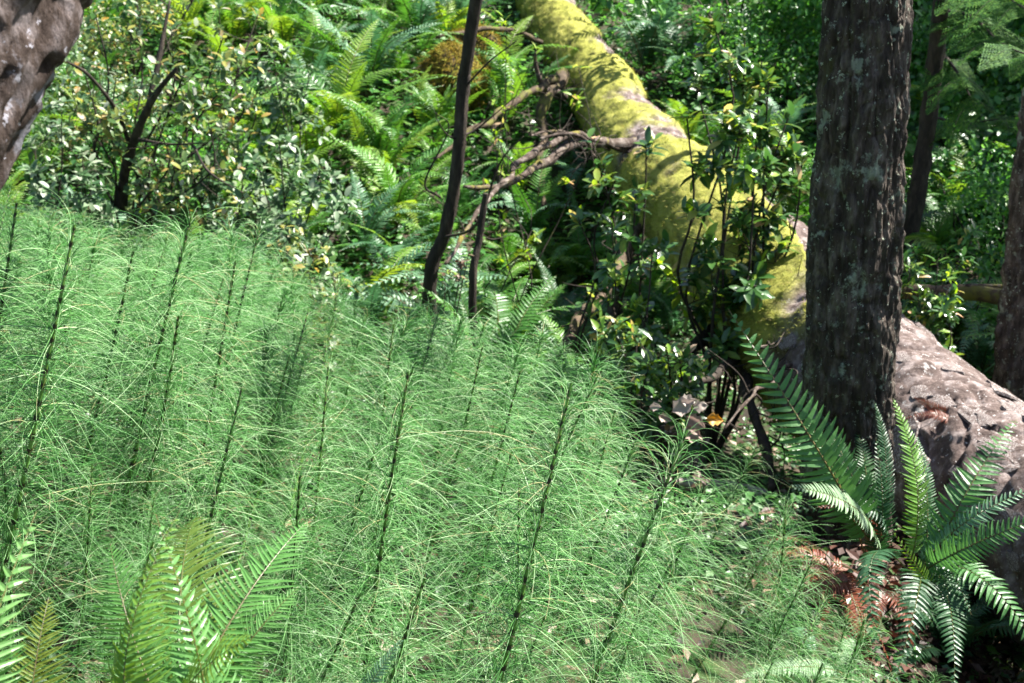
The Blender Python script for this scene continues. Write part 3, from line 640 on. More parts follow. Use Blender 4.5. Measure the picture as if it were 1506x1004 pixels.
# tall rhododendron in front of the log
rb = gp(1062, 520) if False else at(1058, 480, 5.1)
rb = Vector((rb.x, rb.y, gz(rb.x, rb.y)))
def ats(L): return [at(*p) for p in L]
shrub('rhododendron', rb, ats([(1050, 35, 5.0), (1095, 60, 5.1), (1130, 120, 4.9), (1160, 170, 5.0), (1150, 260, 4.9), (1020, 110, 5.0), (1010, 170, 4.9), (1085, 200, 4.8), (1120, 90, 5.1), (1180, 230, 5.0), (1110, 240, 4.8)]),
      'tall glossy dark leaved rhododendron with pale new shoots in front of the mossy log', 'Lrhodo', 'Lnew', r0=.010, twigs=7, tl=.20, per=7, L=.085, single=300, wf=1.15)
rb2 = at(930, 470, 5.3); rb2.z = gz(rb2.x, rb2.y)
shrub('rhododendron', rb2, ats([(870, 205, 5.3), (950, 215, 5.2), (850, 320, 5.1), (900, 330, 5.0), (960, 360, 5.0), (935, 285, 5.1), (905, 265, 5.3)]),
      'lower spreading rhododendron left of the tall one with its leaves crossing the log', 'Lrhodo', 'Lnew', r0=.009, twigs=5, tl=.16, per=5, L=.080, single=220, wf=1.15)
rb3 = at(990, 580, 4.6); rb3.z = gz(rb3.x, rb3.y)
shrub('leafy_shrub', rb3, ats([(900, 480, 4.6), (940, 500, 4.5), (980, 510, 4.4), (1000, 530, 4.4), (950, 550, 4.3)]),
      'low dark shrub in deep shade under the log limbs', 'Lrhodo', 'Lnew', r0=.008, twigs=7, tl=.16, per=6, L=.065, single=120)
# small shrubs at right of the trunk
for i, (bx, tops, lab) in enumerate([((1360, 520, 5.2), [(1340, 390, 5.2), (1380, 380, 5.1), (1405, 400, 5.2), (1350, 430, 5.1), (1380, 440, 5.1), (1395, 460, 5.0)], 'small glossy shrub right of the stout trunk crossing the bough'),
                                     ((1400, 420, 6.8), [(1340, 360, 6.6), (1390, 360, 6.6), (1430, 350, 6.6), (1470, 370, 6.6)], 'light green shrub above the bough at right')]):
    b = at(*bx); b.z = gz(b.x, b.y)
    shrub('leafy_shrub', b, ats(tops), lab, 'Lrhodo' if i == 0 else 'Lbright', 'Lnew', r0=.007, twigs=9, tl=.16, per=6, L=.062, single=120)
# left gold / silver shrubs
lb = at(180, 300, 6.6); lb.z = gz(lb.x, lb.y)
gold = shrub('gold_leaved_shrub', lb, ats([(140, 20, 6.4), (200, -20, 6.6), (240, 40, 6.3), (290, -10, 6.6), (330, 50, 6.4), (380, 20, 6.6), (120, 90, 6.2), (170, 120, 6.2), (270, 110, 6.2), (340, 120, 6.2), (400, 70, 6.5), (110, 160, 6.2), (230, 180, 6.0), (310, 190, 6.1), (380, 160, 6.3)]),
      'large open shrub with gold and silvery leaves on forking dark stems at upper left', 'Lgold', 'Lgrey', r0=.010, twigs=10, tl=.32, per=4, L=.062, wf=1.4)
for pts, r in [([(178, 310, 6.6), (183, 255, 6.5), (200, 200, 6.3), (225, 145, 6.1), (260, 100, 6.0)], .035), ([(190, 210, 6.4), (170, 160, 6.2), (130, 110, 6.0), (98, 90, 5.9)], .015), ([(215, 170, 6.2), (235, 80, 6.2), (250, 0, 6.2)], .02), ([(205, 205, 6.2), (250, 212, 6.1), (300, 210, 6.0)], .01), ([(285, 215, 6.0), (310, 255, 5.9), (370, 290, 5.9)], .008)]:
    limb(gold, pts, r, r * .5, 'dark_bark', 'stem')
LSH = [((400, 330), [(380, 240), (430, 260), (470, 250), (440, 300), (500, 300), (410, 200)], 6.0, 'Lgrey', 'silver leaved shrub below the left ferns, sunlit edge of the black hollow'),
       ((440, 420), [(400, 360), (450, 370), (490, 400), (420, 330), (470, 350)], 4.9, 'Lgold', 'low orange tipped shrub at the top edge of the horsetails'),
       ((90, 300), [(50, 200), (90, 180), (120, 220), (60, 250), (130, 250)], 6.0, 'Lgrey', 'pale shrub beside the corner trunk'),
       ((330, 300), [(310, 230), (350, 210), (390, 240), (280, 250)], 6.3, 'Lgrey', 'grey green shrub under the gold leaved shrub'),
       ((420, 220), [(390, 120), (430, 130), (460, 100), (400, 60)], 7.5, 'Lgrey', 'dull leaved shrub between the gold shrub and the fern bank'),
       ((500, 60), [(470, -20), (520, -30), (560, 0)], 11, 'Lgold', 'bronze leaved shrub at the top edge'),
       ((660, 420), [(655, 400), (680, 385), (690, 370)], 5.1, 'Llitter', 'dry pinkish twiggy sprig at the slender trunk foot'),
       ((1010, 690), [(985, 640), (1030, 650), (1000, 665)], 3.2, 'Llitter', 'yellowing leafy sprig among the horsetails near the pale stones')]
for (bx, by), tp, d, mk, lab in LSH:
    b = at(bx, by, d); b.z = gz(b.x, b.y)
    sc = .8 if d < 5.2 else 1
    shrub('leafy_shrub', b, [at(x, y, d + random.uniform(-.3, .2)) for x, y in tp], lab, mk, 'Lgrey' if mk != 'Llitter' else None, r0=.007 * sc, twigs=4 if mk == 'Llitter' else 10, tl=.08 if mk == 'Llitter' else .2 * sc, per=4 if mk == 'Llitter' else 5, L=.032 if mk == 'Llitter' else .06 * sc, wf=1.4)

# leafy thickets: shared foliage meshes
def thicket_mesh(mat, n, L, sq, lobes=9, wf=1.5):
    cen = rng.normal(0, .45, (lobes, 3)) * np.array([1, 1, .7]); rad = rng.uniform(.22, .5, lobes)
    k = rng.integers(0, lobes, n); d = rdir(n, -.5, 1); p = cen[k] + d * (rad[k] * rng.uniform(.55, 1.08, n)**.5)[:, None]
    p = p * np.array(sq); ou = d * .5 + rng.normal(0, .35, d.shape) + np.array([0, -.1, .6])
    x = rng.normal(0, 1, d.shape) + d * .7; x[:, 2] -= .35
    V, F = scatter(leafT * np.array([1, wf, 1]), leafF3, p, x, ou, L * rng.uniform(.5, 1.2, n))
    return mesh('foliage', V, F, mat, smooth=True)
TH = [thicket_mesh(M['Lbright'], 2400, .075, (1, .8, .8)), thicket_mesh(M['Lbright'], 2600, .055, (1.1, .8, .7)), thicket_mesh(M['Lbright'], 1700, .10, (1, .9, 1))]
TG = [thicket_mesh(M['Lgrey'], 2000, .06, (1, .8, .7)), thicket_mesh(M['Lgold'], 1800, .06, (1, .8, .7))]
def stems_for(r, h, n=6):
    J = Join()
    for k in range(n):
        e = Vector((random.uniform(-.6, .6) * r, random.uniform(-.5, .5) * r, h * random.uniform(.7, 1.1)))
        J.tube([Vector((0, 0, -.1)), e * .5 + Vector(rng.normal(0, .05, 3)), e], .02, .006, 5, 7)
    return J.build('stem', M['dark_bark'])
STM = [stems_for(.8, .9) for _ in range(3)]
def thicket(p, me, s, h, label, group, rz=None):
    root = empty('leafy_bush', p, label, 'bush', group); root.rotation_euler.z = random.uniform(0, 6.28) if rz is None else rz
    obj('stem', random.choice(STM), root, Matrix.Diagonal((s, s, s * h, 1)))
    m_ = Matrix.Translation((0, 0, h * s * .9)) @ Matrix.Diagonal((s, s, s, 1)); obj('foliage', me, root, m_)
    return root
def bushes(n, x0, x1, y0, y1, ms, s0, s1, lab, grp, h=.8):
    k_ = 0; tries = 0
    while k_ < n and tries < 3000:
        tries += 1
        x, y = random.uniform(x0, x1), random.uniform(y0, y1)
        if logdist((x, y)) < 1.15: continue
        u = proj((x, y, gz(x, y) + .5))
        if not (-200 < u[0] < 1700) and random.random() < .8: continue
        cn = [(-1e9, 'left of the picture'), (130, 'behind the gold leaved shrub'), (430, 'above the left ferns'), (760, 'beyond the mossy log end'), (950, 'right of the log end'), (1060, 'above the rhododendron'), (1200, 'hidden partly by the stout trunk'), (1330, 'by the slim tree'), (1430, 'near the right edge')]
        thicket((x, y, gz(x, y)), random.choice(ms), random.uniform(s0, s1), h, lab.split(' in ')[0].split(' at ')[0].split(' far ')[0] + ' ' + [c for a, c in cn if u[0] >= a][-1], grp); k_ += 1
bushes(34, .8, 9, 9.5, 17, TH, .7, 1.3, 'leafy green bush in the thicket far behind the fallen log', 'bushes far behind the log')
bushes(12, 2.2, 5, 6.8, 9.5, TH[:2], .35, .6, 'small bright green bush behind the stout trunk', 'small bushes behind the stout trunk', .6)
bushes(16, -8, -2.2, 7.5, 13, TG + TH[:1], .5, .9, 'grey green bush in the upper left bank', 'bushes in the upper left bank', .6)
bushes(24, -9, 10, 16, 24, TH, 1.3, 2.2, 'dark bush at the top of the slope behind everything', 'bushes at the top of the slope')
for px, py, lab in [(1420, 130, 'bright leafy bush right of the slim tree'), (1470, 220, 'leafy bush near the right edge above the ferns'), (1350, 60, 'leafy bush between the stout trunk and the slim tree'), (1170, 90, 'crinkled leafy bush left of the stout trunk near the top'), (1110, 50, 'broad leaved bush at the top right of the log'), (1440, 300, 'low bright bush behind the right shrubs')]:
    p = gp(px, py + 90, 12); thicket(p, random.choice(TH), .75, .7, lab, None)

sb = at(770, 330, 6.3); sb.z = gz(sb.x, sb.y)
shrub('sapling', sb, ats([(745, 125, 6.2), (790, 70, 6.4), (850, 95, 6.6), (725, 150, 6.1), (745, 30, 6.4)]), 'thin sapling with sparse bright green leaves between the slender trunk and the log', 'Lnew', None, r0=.005, twigs=3, tl=.16, per=3, L=.055)
# unseen foliage on the edge tree, added above the frame to shade lower right
SHADE_CROWN = [thicket_mesh(M['Lbright'], 3000, .13, (1, .9, .6), lobes=12)]
shade_limbs = Join(); el_ = []
for q in [(4.1, 3.0, 1.6), (4.6, 3.5, 2.0), (4.0, 2.2, 1.9), (3.7, 2.5, 1.4), (4.4, 1.8, 2.2)]:
    c_ = Vector(q) - Vector(r2t.location); el_.append(c_)
    t_ = at(1560, 0, 4.4) + (at(1560, 0, 4.4) - at(1530, 200, 4.6)).normalized() * 2.2 - Vector(r2t.location)
    shade_limbs.tube([t_, (t_ + c_) / 2 + Vector((0, 0, .25)), c_], .04, .012, 6, 9)
obj('limb', shade_limbs.build('limb', M['dark_bark']), r2t)  # added limbs that carry the unseen shade foliage
for c_ in el_: obj('crown', SHADE_CROWN[0], r2t, Matrix.Translation(c_) @ Matrix.Rotation(random.uniform(0, 6), 4, 'Z') @ Matrix.Diagonal((.7, .7, .7, 1)))  # added out of view only for the shade it throws
# unseen crowns added to the slim and far trees to shade the right bank
for root_, qs in ((r1t, [(8.0, 10.6, 5.0), (7.3, 8.2, 4.5)]), (r6t, [(7.9, 13.2, 5.6), (8.9, 14.4, 6.2), (9.8, 10.8, 5.6), (9.6, 13.6, 6.0)])):
    J_ = Join()
    for q in qs:
        c_ = Vector(q) - Vector(root_.location); J_.tube([Vector((0, 0, 3)), c_ * .5 + Vector((0, 0, 2)), c_], .05, .015, 6, 9)
        obj('crown', SHADE_CROWN[0], root_, Matrix.Translation(c_) @ Matrix.Rotation(random.uniform(0, 6), 4, 'Z') @ Matrix.Diagonal((1.25, 1.25, 1.1, 1)))  # out of view, added to cast shade
    obj('limb', J_.build('limb', M['dark_bark']), root_)  # limbs added to hold those shade crowns

# ------------------------------------------------------------------ conifer boughs top right and saplings
def spray_mesh(L=.5):
    J = Join(); O, X, U, S = [], [], [], []
    J.tube([Vector((0, 0, 0)), Vector((L * .5, 0, .02)), Vector((L, 0, -.06))], .003, .001, 4, 6)
    for k in range(18):
        t = k / 18; p = Vector((L * t, 0, .02 - .08 * t * t)); l = L * .45 * (1 - t) + .03
        for s in (1, -1):
            d = Vector((.6, s * .8, rng.normal(-.1, .08))).normalized(); e = p + d * l; J.tube([p, (p + e) / 2, e], .0012, .0006, 3, 3)
            nn_ = int(l / .022)
            for q in range(nn_):
                c_ = p + d * l * (q / nn_)
                for z in (1, -1):
                    nd = (d * .45 + Vector((-d.y, d.x, 0)) * z).normalized(); O.append(c_); X.append(nd); U.append((0, 0, 1)); S.append(.034 * rng.uniform(.7, 1.2))
    ned = np.array([[0, -.17, 0], [0, .17, 0], [1, .10, -.05], [1, -.10, -.05]]); V, F = scatter(ned, np.array([[0, 1, 2, 3]]), O, X, U, S)
    J.add(V, F, 1)
    return J.build('needle_spray', [M['dark_bark'], M['Lconifer']], smooth=False)
SPR = [spray_mesh(.5), spray_mesh(.42)]
def bough(parent, pts, r, every=.16, L=1.0):
    P = relmesh(parent, ats(pts)); b = obj('bough', limb_mesh('bough', P, r, r * .4, M['dark_bark'], sides=7), parent)
    pa = smooth_path(P, 60); acc = 0
    for i in range(6, 59):
        acc += np.linalg.norm(pa[i] - pa[i - 1])
        if acc > every:
            acc = 0; t_ = Vector(pa[i + 1 if i < 58 else i] - pa[i - 1]).normalized()
            for s in (1, -1):
                d = t_ * .5 + t_.cross(Vector((0, 0, 1))) * s * .8 + Vector((0, 0, random.uniform(-.5, -.1)))
                obj('needle_spray', random.choice(SPR), b, frame(Vector(pa[i]), d, Vector((random.gauss(0, .2), random.gauss(0, .2), 1)), L * random.uniform(.7, 1.1)))
con = r1t
for pts in [[(1385, 15, 7.4), (1430, 25, 6.9), (1475, 65, 6.4), (1540, 90, 6.0)], [(1380, 70, 7.4), (1410, 110, 7.0), (1440, 170, 6.8)], 
            [(1365, 170, 7.7), (1420, 180, 7.3), (1500, 170, 7.0)], [(1390, -30, 7.3), (1450, -20, 6.8), (1520, 20, 6.3)]]:
    bough(con, pts, .012, .2, .7)

# ------------------------------------------------------------------ horsetails
def whorl_mesh(n, L, el0, droop, seg=7, rad=.00092, sides=3, jit=.42):
    J = Join()
    a = np.arange(n) / n * 2 * math.pi + rng.normal(0, .14, n)
    for ang in a:
        l = L * rng.uniform(.4, 1.2); e = el0 + rng.normal(0, jit); dr = droop * rng.uniform(.6, 1.4); sw = rng.normal(0, .35)
        s = np.linspace(0, 1, seg + 1); el = e - dr * s
        dx = np.cos(el) * l / seg; dz = np.sin(el) * l / seg
        x = np.concatenate([[0], np.cumsum(dx[:-1])]) + .004; z = np.concatenate([[0], np.cumsum(dz[:-1])])
        yy = sw * l * s * s
        ca, sa = math.cos(ang), math.sin(ang)
        path = np.stack([x * ca - yy * sa, x * sa + yy * ca, z], 1)
        G_, _ = tube_grid(path, rad * (1.15 - .75 * s), sides); J.add(G_, grid_faces(seg + 1, sides))
    return J
WL = .25
def mkw(n, el, dr): return whorl_mesh(n, WL, el, dr).build('whorl', M['horse'])
W_low = [mkw(15, R(8), R(55)) for _ in range(4)]
W_mid = [mkw(19, R(20), R(60)) for _ in range(5)]
W_top = [mkw(12, R(55), R(120)) for _ in range(4)]
def sheath_mesh():
    s = 12; th = np.arange(s) / s * 2 * math.pi; J = Join()
    prof = [(1.10, 0), (1.18, .008), (1.2, .014), (1.25, .019)]
    G_ = np.array([[(r * math.cos(a), r * math.sin(a), z) for a in th] for r, z in prof]); J.add(G_, grid_faces(4, s), 0)
    for k in range(s):
        a0, a1 = th[k], th[k] + 2 * math.pi / s; am = (a0 + a1) / 2
        J.add([(1.3 * math.cos(a0), 1.3 * math.sin(a0), .019), (1.3 * math.cos(a1), 1.3 * math.sin(a1), .019), (1.32 * math.cos(am), 1.32 * math.sin(am), .029)], np.array([[0, 1, 2]]), 0)
    J.add([[(1.14 * math.cos(a), 1.14 * math.sin(a), z) for a in th] for z in (-.007, .0005)], grid_faces(2, s), 1)
    return J.build('sheath', [M['sheath'], M['sheathpale']])
SHE = sheath_mesh()
class Proto: pass
def proto(joined):
    p = Proto(); H = 1.25
    bend = np.array([rng.normal(0, .02), rng.normal(0, .02)])
    def c(z): u = z / H; return np.array([bend[0] * math.sin(u * 3), bend[1] * math.sin(u * 2.4), z])
    def rad(z): return .0076 - .0050 * (z / H)
    zs = [.12]
    while zs[-1] < H - .03: zs.append(zs[-1] + .050 * (1 - .45 * zs[-1] / H) * rng.uniform(.85, 1.15))
    pts = np.array([c(z) for z in np.linspace(-.1, H, 40)]); G_, _ = tube_grid(pts, [rad(max(0, z)) for z in np.linspace(-.1, H, 40)], 8)
    items = []
    for z in zs:
        u = z / H; q = c(z)
        sc = np.interp(u, [0, .2, .45, .75, .93, 1], [.35, .75, 1.05, 1.0, .75, .45]) * rng.uniform(.9, 1.1)
        items.append((z, u, q, rad(z), sc))
    if not joined:
        p.stem = mesh('stem', G_.reshape(-1, 3), grid_faces(40, 8), M['stem'])
        p.parts = []
        for z, u, q, r_, sc in items:
            p.parts.append(('sheath', SHE, Matrix.Translation(q) @ Matrix.Diagonal((r_, r_, .5, 1))))
            if u < .1: continue
            w_ = random.choice(W_low if u < .3 else (W_top if u > .9 else W_mid))
            p.parts.append(('whorl', w_, Matrix.Translation(q) @ Matrix.Rotation(random.uniform(0, 6.28), 4, 'Z') @ Matrix.Diagonal((sc, sc, sc, 1))))
    else:
        J = Join(); J.add(G_, grid_faces(40, 8), 0); th = np.arange(8) / 8 * 2 * math.pi
        for z, u, q, r_, sc in items:
            J.add([[(q[0] + r_ * 1.25 * math.cos(a), q[1] + r_ * 1.25 * math.sin(a), z + dz) for a in th] for dz in (0, .022)], grid_faces(2, 8), 1)
        p.stem = J.build('stem', [M['stemfar'], M['stem']])
        J = Join()
        for z, u, q, r_, sc in items:
            if u < .15: continue
            el, dr = (R(8), R(40)) if u < .3 else ((R(60), R(100)) if u > .9 else (R(24), R(52)))
            wj = whorl_mesh(15, WL * sc, el, dr, seg=5, rad=.0014)
            J.add(np.concatenate(wj.V) + q, np.concatenate(wj.F))
        p.parts = [('branches', J.build('branches', M['horse']), Matrix.Identity(4))]
    return p
PN = [proto(False) for _ in range(7)]; PF = [proto(True) for _ in range(6)]
HTOT = 0
def horsetail(base, top, pr, label, group=None):
    global HTOT; HTOT += 1
    base = Vector(base); ax = Vector(top) - base; s = ax.length / 1.25
    root = empty('horsetail', base, label, 'horsetail', group)
    root.rotation_mode = 'QUATERNION'; root.rotation_quaternion = ax.to_track_quat('Z', 'Y') @ Quaternion((0, 0, 1), random.uniform(0, 6.28))
    root.scale = (s**.5, s**.5, s) if False else (s, s, s)
    obj('stem', pr.stem, root)
    for nme, me, m_ in pr.parts: obj(nme, me, root, m_)
    return root
def on_line(px1, py1, px2, py2, d1, lean=0):
    """top pixel at distance d1; the stem passes behind the lower pixel at about the same world y; extend to the ground"""
    T_ = at(px1, py1, d1)
    k = (753 - px2) ; r = at(px2, py2, 1.0)       # ray through lower pixel
    yl = T_.y - .10 * 1                            # stems lean a little away at the top
    B_ = r * (yl / r.y); d = (B_ - T_)
    for _ in range(60):
        g = gz(B_.x, B_.y)
        if B_.z > g: B_ = B_ + d * .06
        elif B_.z < g - .05: B_ = B_ - d * .05
    return B_, T_
def near_name(p, L):
    return min(L, key=lambda q: (Vector(q[0]) - Vector(p)).length)[1]
HH = [(108, 330, 5, 810, 2.05, 'tall horsetail at the left edge with white threads hanging along its banded stem'), (285, 320, 185, 760, 2.35, 'tall horsetail left of centre rising to the foot of the gold shrub'),
      (383, 335, 340, 545, 3.0, 'horsetail with a bare dark top standing against the white leaves'), (357, 572, 300, 830, 2.15, 'shorter horsetail behind the olive fern frond'),
      (600, 548, 545, 965, 1.95, 'near horsetail in the centre with thick black banded stem'), (647, 450, 620, 555, 2.9, 'horsetail in the centre whose drooping crown stands clear before the dead stems'),
      (835, 562, 727, 1000, 1.70, 'thickest near horsetail right of centre running off the bottom edge'), (1012, 632, 885, 985, 1.95, 'horsetail leaning furthest right among the near ones'),
      (456, 455, 432, 540, 2.9, 'horsetail with a blunt broken dark tip'), (500, 403, 486, 470, 3.6, 'thin horsetail in the back row right of the orange tipped shrub'),
      (482, 540, 442, 985, 2.35, 'thin dark horsetail right of the big bottom left fern'), (763, 545, 650, 940, 2.4, 'paler horsetail between the two thick centre stems'),
      (878, 640, 800, 810, 2.6, 'slim horsetail just right of the thickest near stem'), (1003, 800, 940, 940, 2.25, 'low horsetail at the bottom right of the stand'),
      (335, 410, 303, 560, 2.9, 'slender horsetail between two taller ones left of centre'), (243, 365, 220, 445, 3.3, 'slender horsetail left of the tall one under the gold shrub'),
      (130, 380, 112, 440, 3.4, 'small horsetail top in the upper left of the stand'), (14, 280, 0, 350, 3.1, 'horsetail top at the extreme left edge'),
      (1215, 880, 1180, 960, 2.35, 'last small horsetail in front of the red litter'), (585, 620, 525, 985, 2.15, 'thick stem rising just left of the near banded centre one'),
      (1112, 660, 1050, 800, 2.9, 'horsetail arching toward the foot of the stout trunk'), (900, 520, 870, 640, 3.3, 'dark horsetail crown in front of the log limbs')]
used = []
for px1, py1, px2, py2, d, lab in HH:
    b, t = on_line(px1, py1, px2, py2, d); used.append(b)
    horsetail(b, t, random.choice(PN), lab)
HSHORT = ['the tall one at the left edge', 'the tall one under the gold shrub', 'the bare topped one', 'the olive fern frond', 'the banded centre stem', 'the drooping crown before the dead stems', 'the thickest near stem', 'the furthest right leaning stem', 'the blunt broken tip', 'the orange tipped shrub', 'the big bottom left fern', 'the paler centre stem', 'the slim one right of the thickest stem', 'the bottom right of the stand', 'the slender one left of centre', 'the slender one under the gold shrub', 'the small top in the upper left', 'the extreme left edge top', 'the red litter', 'the second centre stem', 'the stout trunk foot', 'the log limbs']
HL = [(tuple(b), n_) for b, n_ in zip(used, HSHORT)]
# the rest of the stand
EDGE = [(-300, 270), (0, 285), (150, 312), (390, 335), (480, 400), (620, 440), (700, 455), (830, 495), (900, 530), (1000, 630), (1140, 680), (1215, 830), (1370, 940), (1500, 1300)]
ex, ey = zip(*EDGE)
cand = 0; nfar = nnear = 0
pts_used = [tuple(b)[:2] for b in used]
while cand < 12000 and nfar + nnear < 290:
    cand += 1
    y = 1.2 + 4.3 * rng.random()**.8; x = rng.uniform(-.78 * y - .5, .45 * y + .35)
    dens = .15 if y < 2.6 else .165
    if any((x - a)**2 + (y - b)**2 < dens**2 for a, b in pts_used[-400:]): continue
    b = Vector((x, y, gz(x, y))); h = rng.uniform(.65, 1.05) if y > 2.2 else rng.uniform(.5, .8)
    lean = Vector((rng.normal(.24, .12), rng.normal(.0, .12), 1)).normalized()
    t = b + lean * h; u = proj(t)
    if u[0] < -480 or u[1] < np.interp(u[0], ex, ey) + rng.uniform(5, 30) or u[1] > 1250: continue
    if u[2] < 1.4: continue
    pts_used.append((x, y))
    if y < 2.5: g, lab = 'horsetails in the near part of the stand', 'fine horsetail crowded beside ' + near_name(b, HL); pr = random.choice(PN); nnear += 1
    elif x < -.3: g, lab = 'horsetails on the far left slope of the stand', 'pale horsetail, ' + ('back' if y > 4.3 else 'middle' if y > 3.4 else 'front') + (' left' if u[0] < 100 else ' right' if u[0] > 350 else '') + ' slope rows beside ' + near_name(b, HL); pr = random.choice(PF); nfar += 1
    else: g, lab = 'horsetails between the centre and the log', 'green horsetail toward the log beside ' + near_name(b, HL); pr = random.choice(PF); nfar += 1
    horsetail(b, t, pr, lab, g)

# ------------------------------------------------------------------ ground cover and litter
def cover(name, n, box, mat, size, label, up=.5, T_=smallT, F_=smallF, h=.06, mask=None, wf=1.0):
    x = rng.uniform(box[0], box[1], n); y = rng.uniform(box[2], box[3], n)
    if mask is not None:
        k = mask(x, y); x, y = x[k], y[k]
    z = ground(x, y) + rng.uniform(0, 1, len(x))**2 * h + .01
    X = rdir(len(x), -.3, .4); U = rng.normal(0, up, (len(x), 3)) + np.array([0, 0, 1])
    V, F = scatter(T_ * np.array([1, wf, 1]), F_, np.stack([x, y, z], 1), X, U, size * rng.uniform(.5, 1.3, len(x)))
    o = obj(name, mesh(name, V, F, M[mat], smooth=False), kind='stuff'); tag(o, label, 'ground cover'); return o
cl = lambda f, a: (lambda x, y: noise(np.stack([x, y, x * 0], -1), f) > a)
cover('ground_cover', 70000, (-4, 3.5, .6, 7), 'Lsorrel', .035, 'small green leaves carpeting the soil beneath the horsetails', h=.12, wf=1.3, mask=cl(1.7, -.35))
cover('ground_cover', 110000, (-7, 8, 6.5, 16), 'Lbright', .065, 'low green leaves covering the banks between the ferns', h=.3, wf=1.3)
cover('low_herbs', 26000, (2.2, 9, 0, 7), 'Lbright', .06, 'low green leaves on the ground beyond the bare log at the right edge', h=.2, wf=1.3)
cover('leaf_litter', 9000, (-3.5, 3, .6, 6.5), 'Llitter', .05, 'dry brown and white fallen leaves scattered under the horsetails', h=.05, wf=1.2)
cover('rust_litter', 5000, (.5, 1.7, 2.1, 3.6), 'Lrust', .045, 'rust red dead fern leaflets heaped at the foot of the stout trunk', h=.08, mask=lambda x, y: (x - 1.02)**2 / .16 + (y - 2.75)**2 / .3 < 1)

cover('shade_litter', 14000, (1.1, 3.4, 1.0, 3.4), 'Lshade', .05, 'leaves darkened for shade in the black hollow below the log at the bottom right', h=.10, up=.8)  # dark leaf cover laid down to imitate shade in the hollow
cover('shade_herbs', 5000, (1.3, 3.4, 1.0, 3.2), 'Lrhodo', .045, 'dark low leaves in the black hollow below the log at the bottom right', h=.16, up=.8)  # dark leaves added to deepen the same shade by colour
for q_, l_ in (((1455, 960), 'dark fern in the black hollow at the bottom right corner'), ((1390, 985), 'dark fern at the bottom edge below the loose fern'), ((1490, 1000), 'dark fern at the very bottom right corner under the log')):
    fern(gp(*q_), .45, 11, 'Fdark', l_)  # dark ferns added to help blacken the shaded corner
# dead fern fronds and twigs near the trunk foot
dr = empty('dead_fern', gp(1240, 800), 'heap of curled rust brown dead fronds below the stout trunk', 'dead fern')
for k in range(12):
    b = at(random.uniform(1190, 1300), random.uniform(730, 800), 3.2); b.z = gz(b.x, b.y) + .08
    a = random.uniform(150, 300); L = random.uniform(.2, .38); tip = b + Vector((math.cos(R(a)) * L, math.sin(R(a)) * L, 0)); tip.z = gz(tip.x, tip.y) + .04
    frond(dr, 'Fbrown', random.choice((0, 1, 2)), b, tip, Vector((random.gauss(0, .5), random.gauss(0, .5), 1)))
for px0, py0, px1, py1, lab in [(1185, 790, 1180, 860, 'pale crooked twig standing in the red litter'), (1120, 800, 1170, 850, 'thin grey twig lying across the red litter'), (1300, 800, 1240, 870, 'short brown stick under the big dark fern'), (1060, 640, 1110, 580, 'thin reddish twig leaning before the dark gap')]:
    a_ = gp(px0, py0); b_ = gp(px1, py1); a_.z += .05; b_.z += .04
    if px0 == 1060: a_ = at(1066, 630, 3.6); b_ = at(1112, 580, 3.8)
    r_ = empty('twig', a_, lab, 'twig'); obj('wood', limb_mesh('wood', [Vector((0, 0, 0)), (b_ - a_) * .5 + Vector((.01, 0, .03)), b_ - a_], .004, .0025, M['deadwood'], sides=6), r_)
# pale fallen wood and pale stones
r_ = empty('pale_branch', gp(1060, 745), 'pale weathered branch lying on the ground left of the trunk foot', 'fallen branch')
a_ = gp(960, 728); b_ = gp(1130, 752); a_.z += .06; b_.z += .08
obj('wood', limb_mesh('wood', relmesh(r_, [a_, (a_ + b_) / 2 + Vector((0, 0, .02)), b_]), .022, .028, M['pale'], sides=12), r_)
def stone(px, py, d, r, mat, label, sq=(1, .8, .7)):
    c = at(px, py, d); th = np.linspace(0, math.pi, 14); ph = np.arange(20) / 20 * 2 * math.pi
    D = np.stack([np.sin(th)[:, None] * np.cos(ph), np.sin(th)[:, None] * np.sin(ph), np.cos(th)[:, None] + 0 * ph], -1)
    G_ = D * (r * (1 + .25 * noise(D + px, 1.8) + .08 * noise(D + px, 5)))[..., None] * np.array(sq)
    o = obj('bracket_fungus' if 'fungus' in label else 'stone', mesh('stone', G_.reshape(-1, 3), grid_faces(14, 20), M[mat])); o.location = c; tag(o, label, 'fungus' if 'fungus' in label else 'stone')
def bigleaf(px, py, d, L, mat, label, up_, dirv):
    o = obj('dry_leaf', mesh('dry_leaf', leafT * np.array([1, 1.6, 1.6]), leafF3, M[mat], smooth=True)); o.matrix_world = frame(at(px, py, d), dirv, up_, L); tag(o, label, 'leaf')
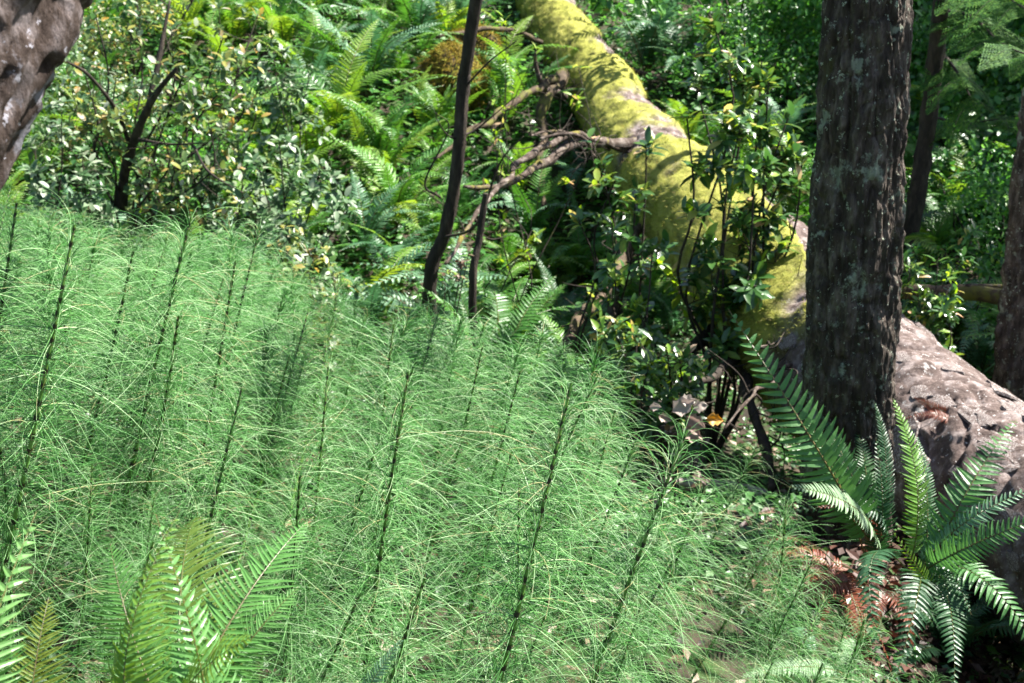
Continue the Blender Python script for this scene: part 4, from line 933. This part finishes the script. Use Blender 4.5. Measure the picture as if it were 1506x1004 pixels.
def crumple(n=9):
    u, v = np.meshgrid(np.linspace(0, 1, n), np.linspace(-1, 1, 7)); w_ = .34 * np.sin(np.pi * u**.8) * (1 + .25 * np.sin(u * 19 + rng.uniform(0, 6)) * np.abs(v)); q = np.stack([u * 3, v * 1.5, 0 * u + rng.uniform(0, 50)], -1)
    V = np.stack([u, v * w_, .16 * noise(q, .9) + .22 * (v * w_ * 2)**2 + .06 * noise(q, 2.6)], -1).reshape(-1, 3)
    i = np.arange(6)[:, None] * n; j = np.arange(n - 1)[None]
    return V, np.stack([i + j, i + j + 1, i + n + j + 1, i + n + j], -1).reshape(-1, 4)
M['Lpaledry'] = leaf_mat('pale_dry_leaf', [(0, (.20, .12, .09)), (.5, (.33, .24, .20)), (1, (.42, .37, .33))], trans=.2, rough=.6, source='object')
def bigleaf(px, py, d, L, mat, label, up_, dirv):
    V, F = crumple()
    o = obj('dry_leaf', mesh('dry_leaf', V, F, M[mat], smooth=True)); o.matrix_world = frame(at(px, py, d), dirv, up_, L); tag(o, label, 'leaf')
for px, py, L, lab in [(988, 606, .085, 'large pale upturned dry leaf, left one of the cluster before the dark gap'), (1004, 630, .08, 'crumpled whitish leaf lowest of the cluster before the dark gap'), (1000, 588, .06, 'pinkish dry leaf at the top of the pale cluster'), (1018, 600, .055, 'pinkish brown leaf at the right of the pale cluster'), (968, 612, .05, 'small pale leaf just left of the large upturned dry leaf'), (955, 598, .04, 'smallest buff leaf at the left end of the pale cluster'), (1010, 612, .07, 'pale leaf in the middle of the cluster before the dark gap')]:
    bigleaf(px, py, 3.7, L, 'Lpaledry', lab, Vector((random.uniform(-.6, .6), -.8, .6)), Vector((1, random.uniform(-.4, .4), random.uniform(-.7, .7))))
M['Lorange'] = leaf_mat('orange_leaf', [(0, (.45, .20, .03)), (1, (.55, .30, .06))], trans=.3, rough=.5, source='object')
bigleaf(1038, 616, 3.68, .06, 'Lorange', 'bright orange fallen leaf right of the pale leaf cluster', Vector((0, -.8, .6)), Vector((1, 0, -.1)))
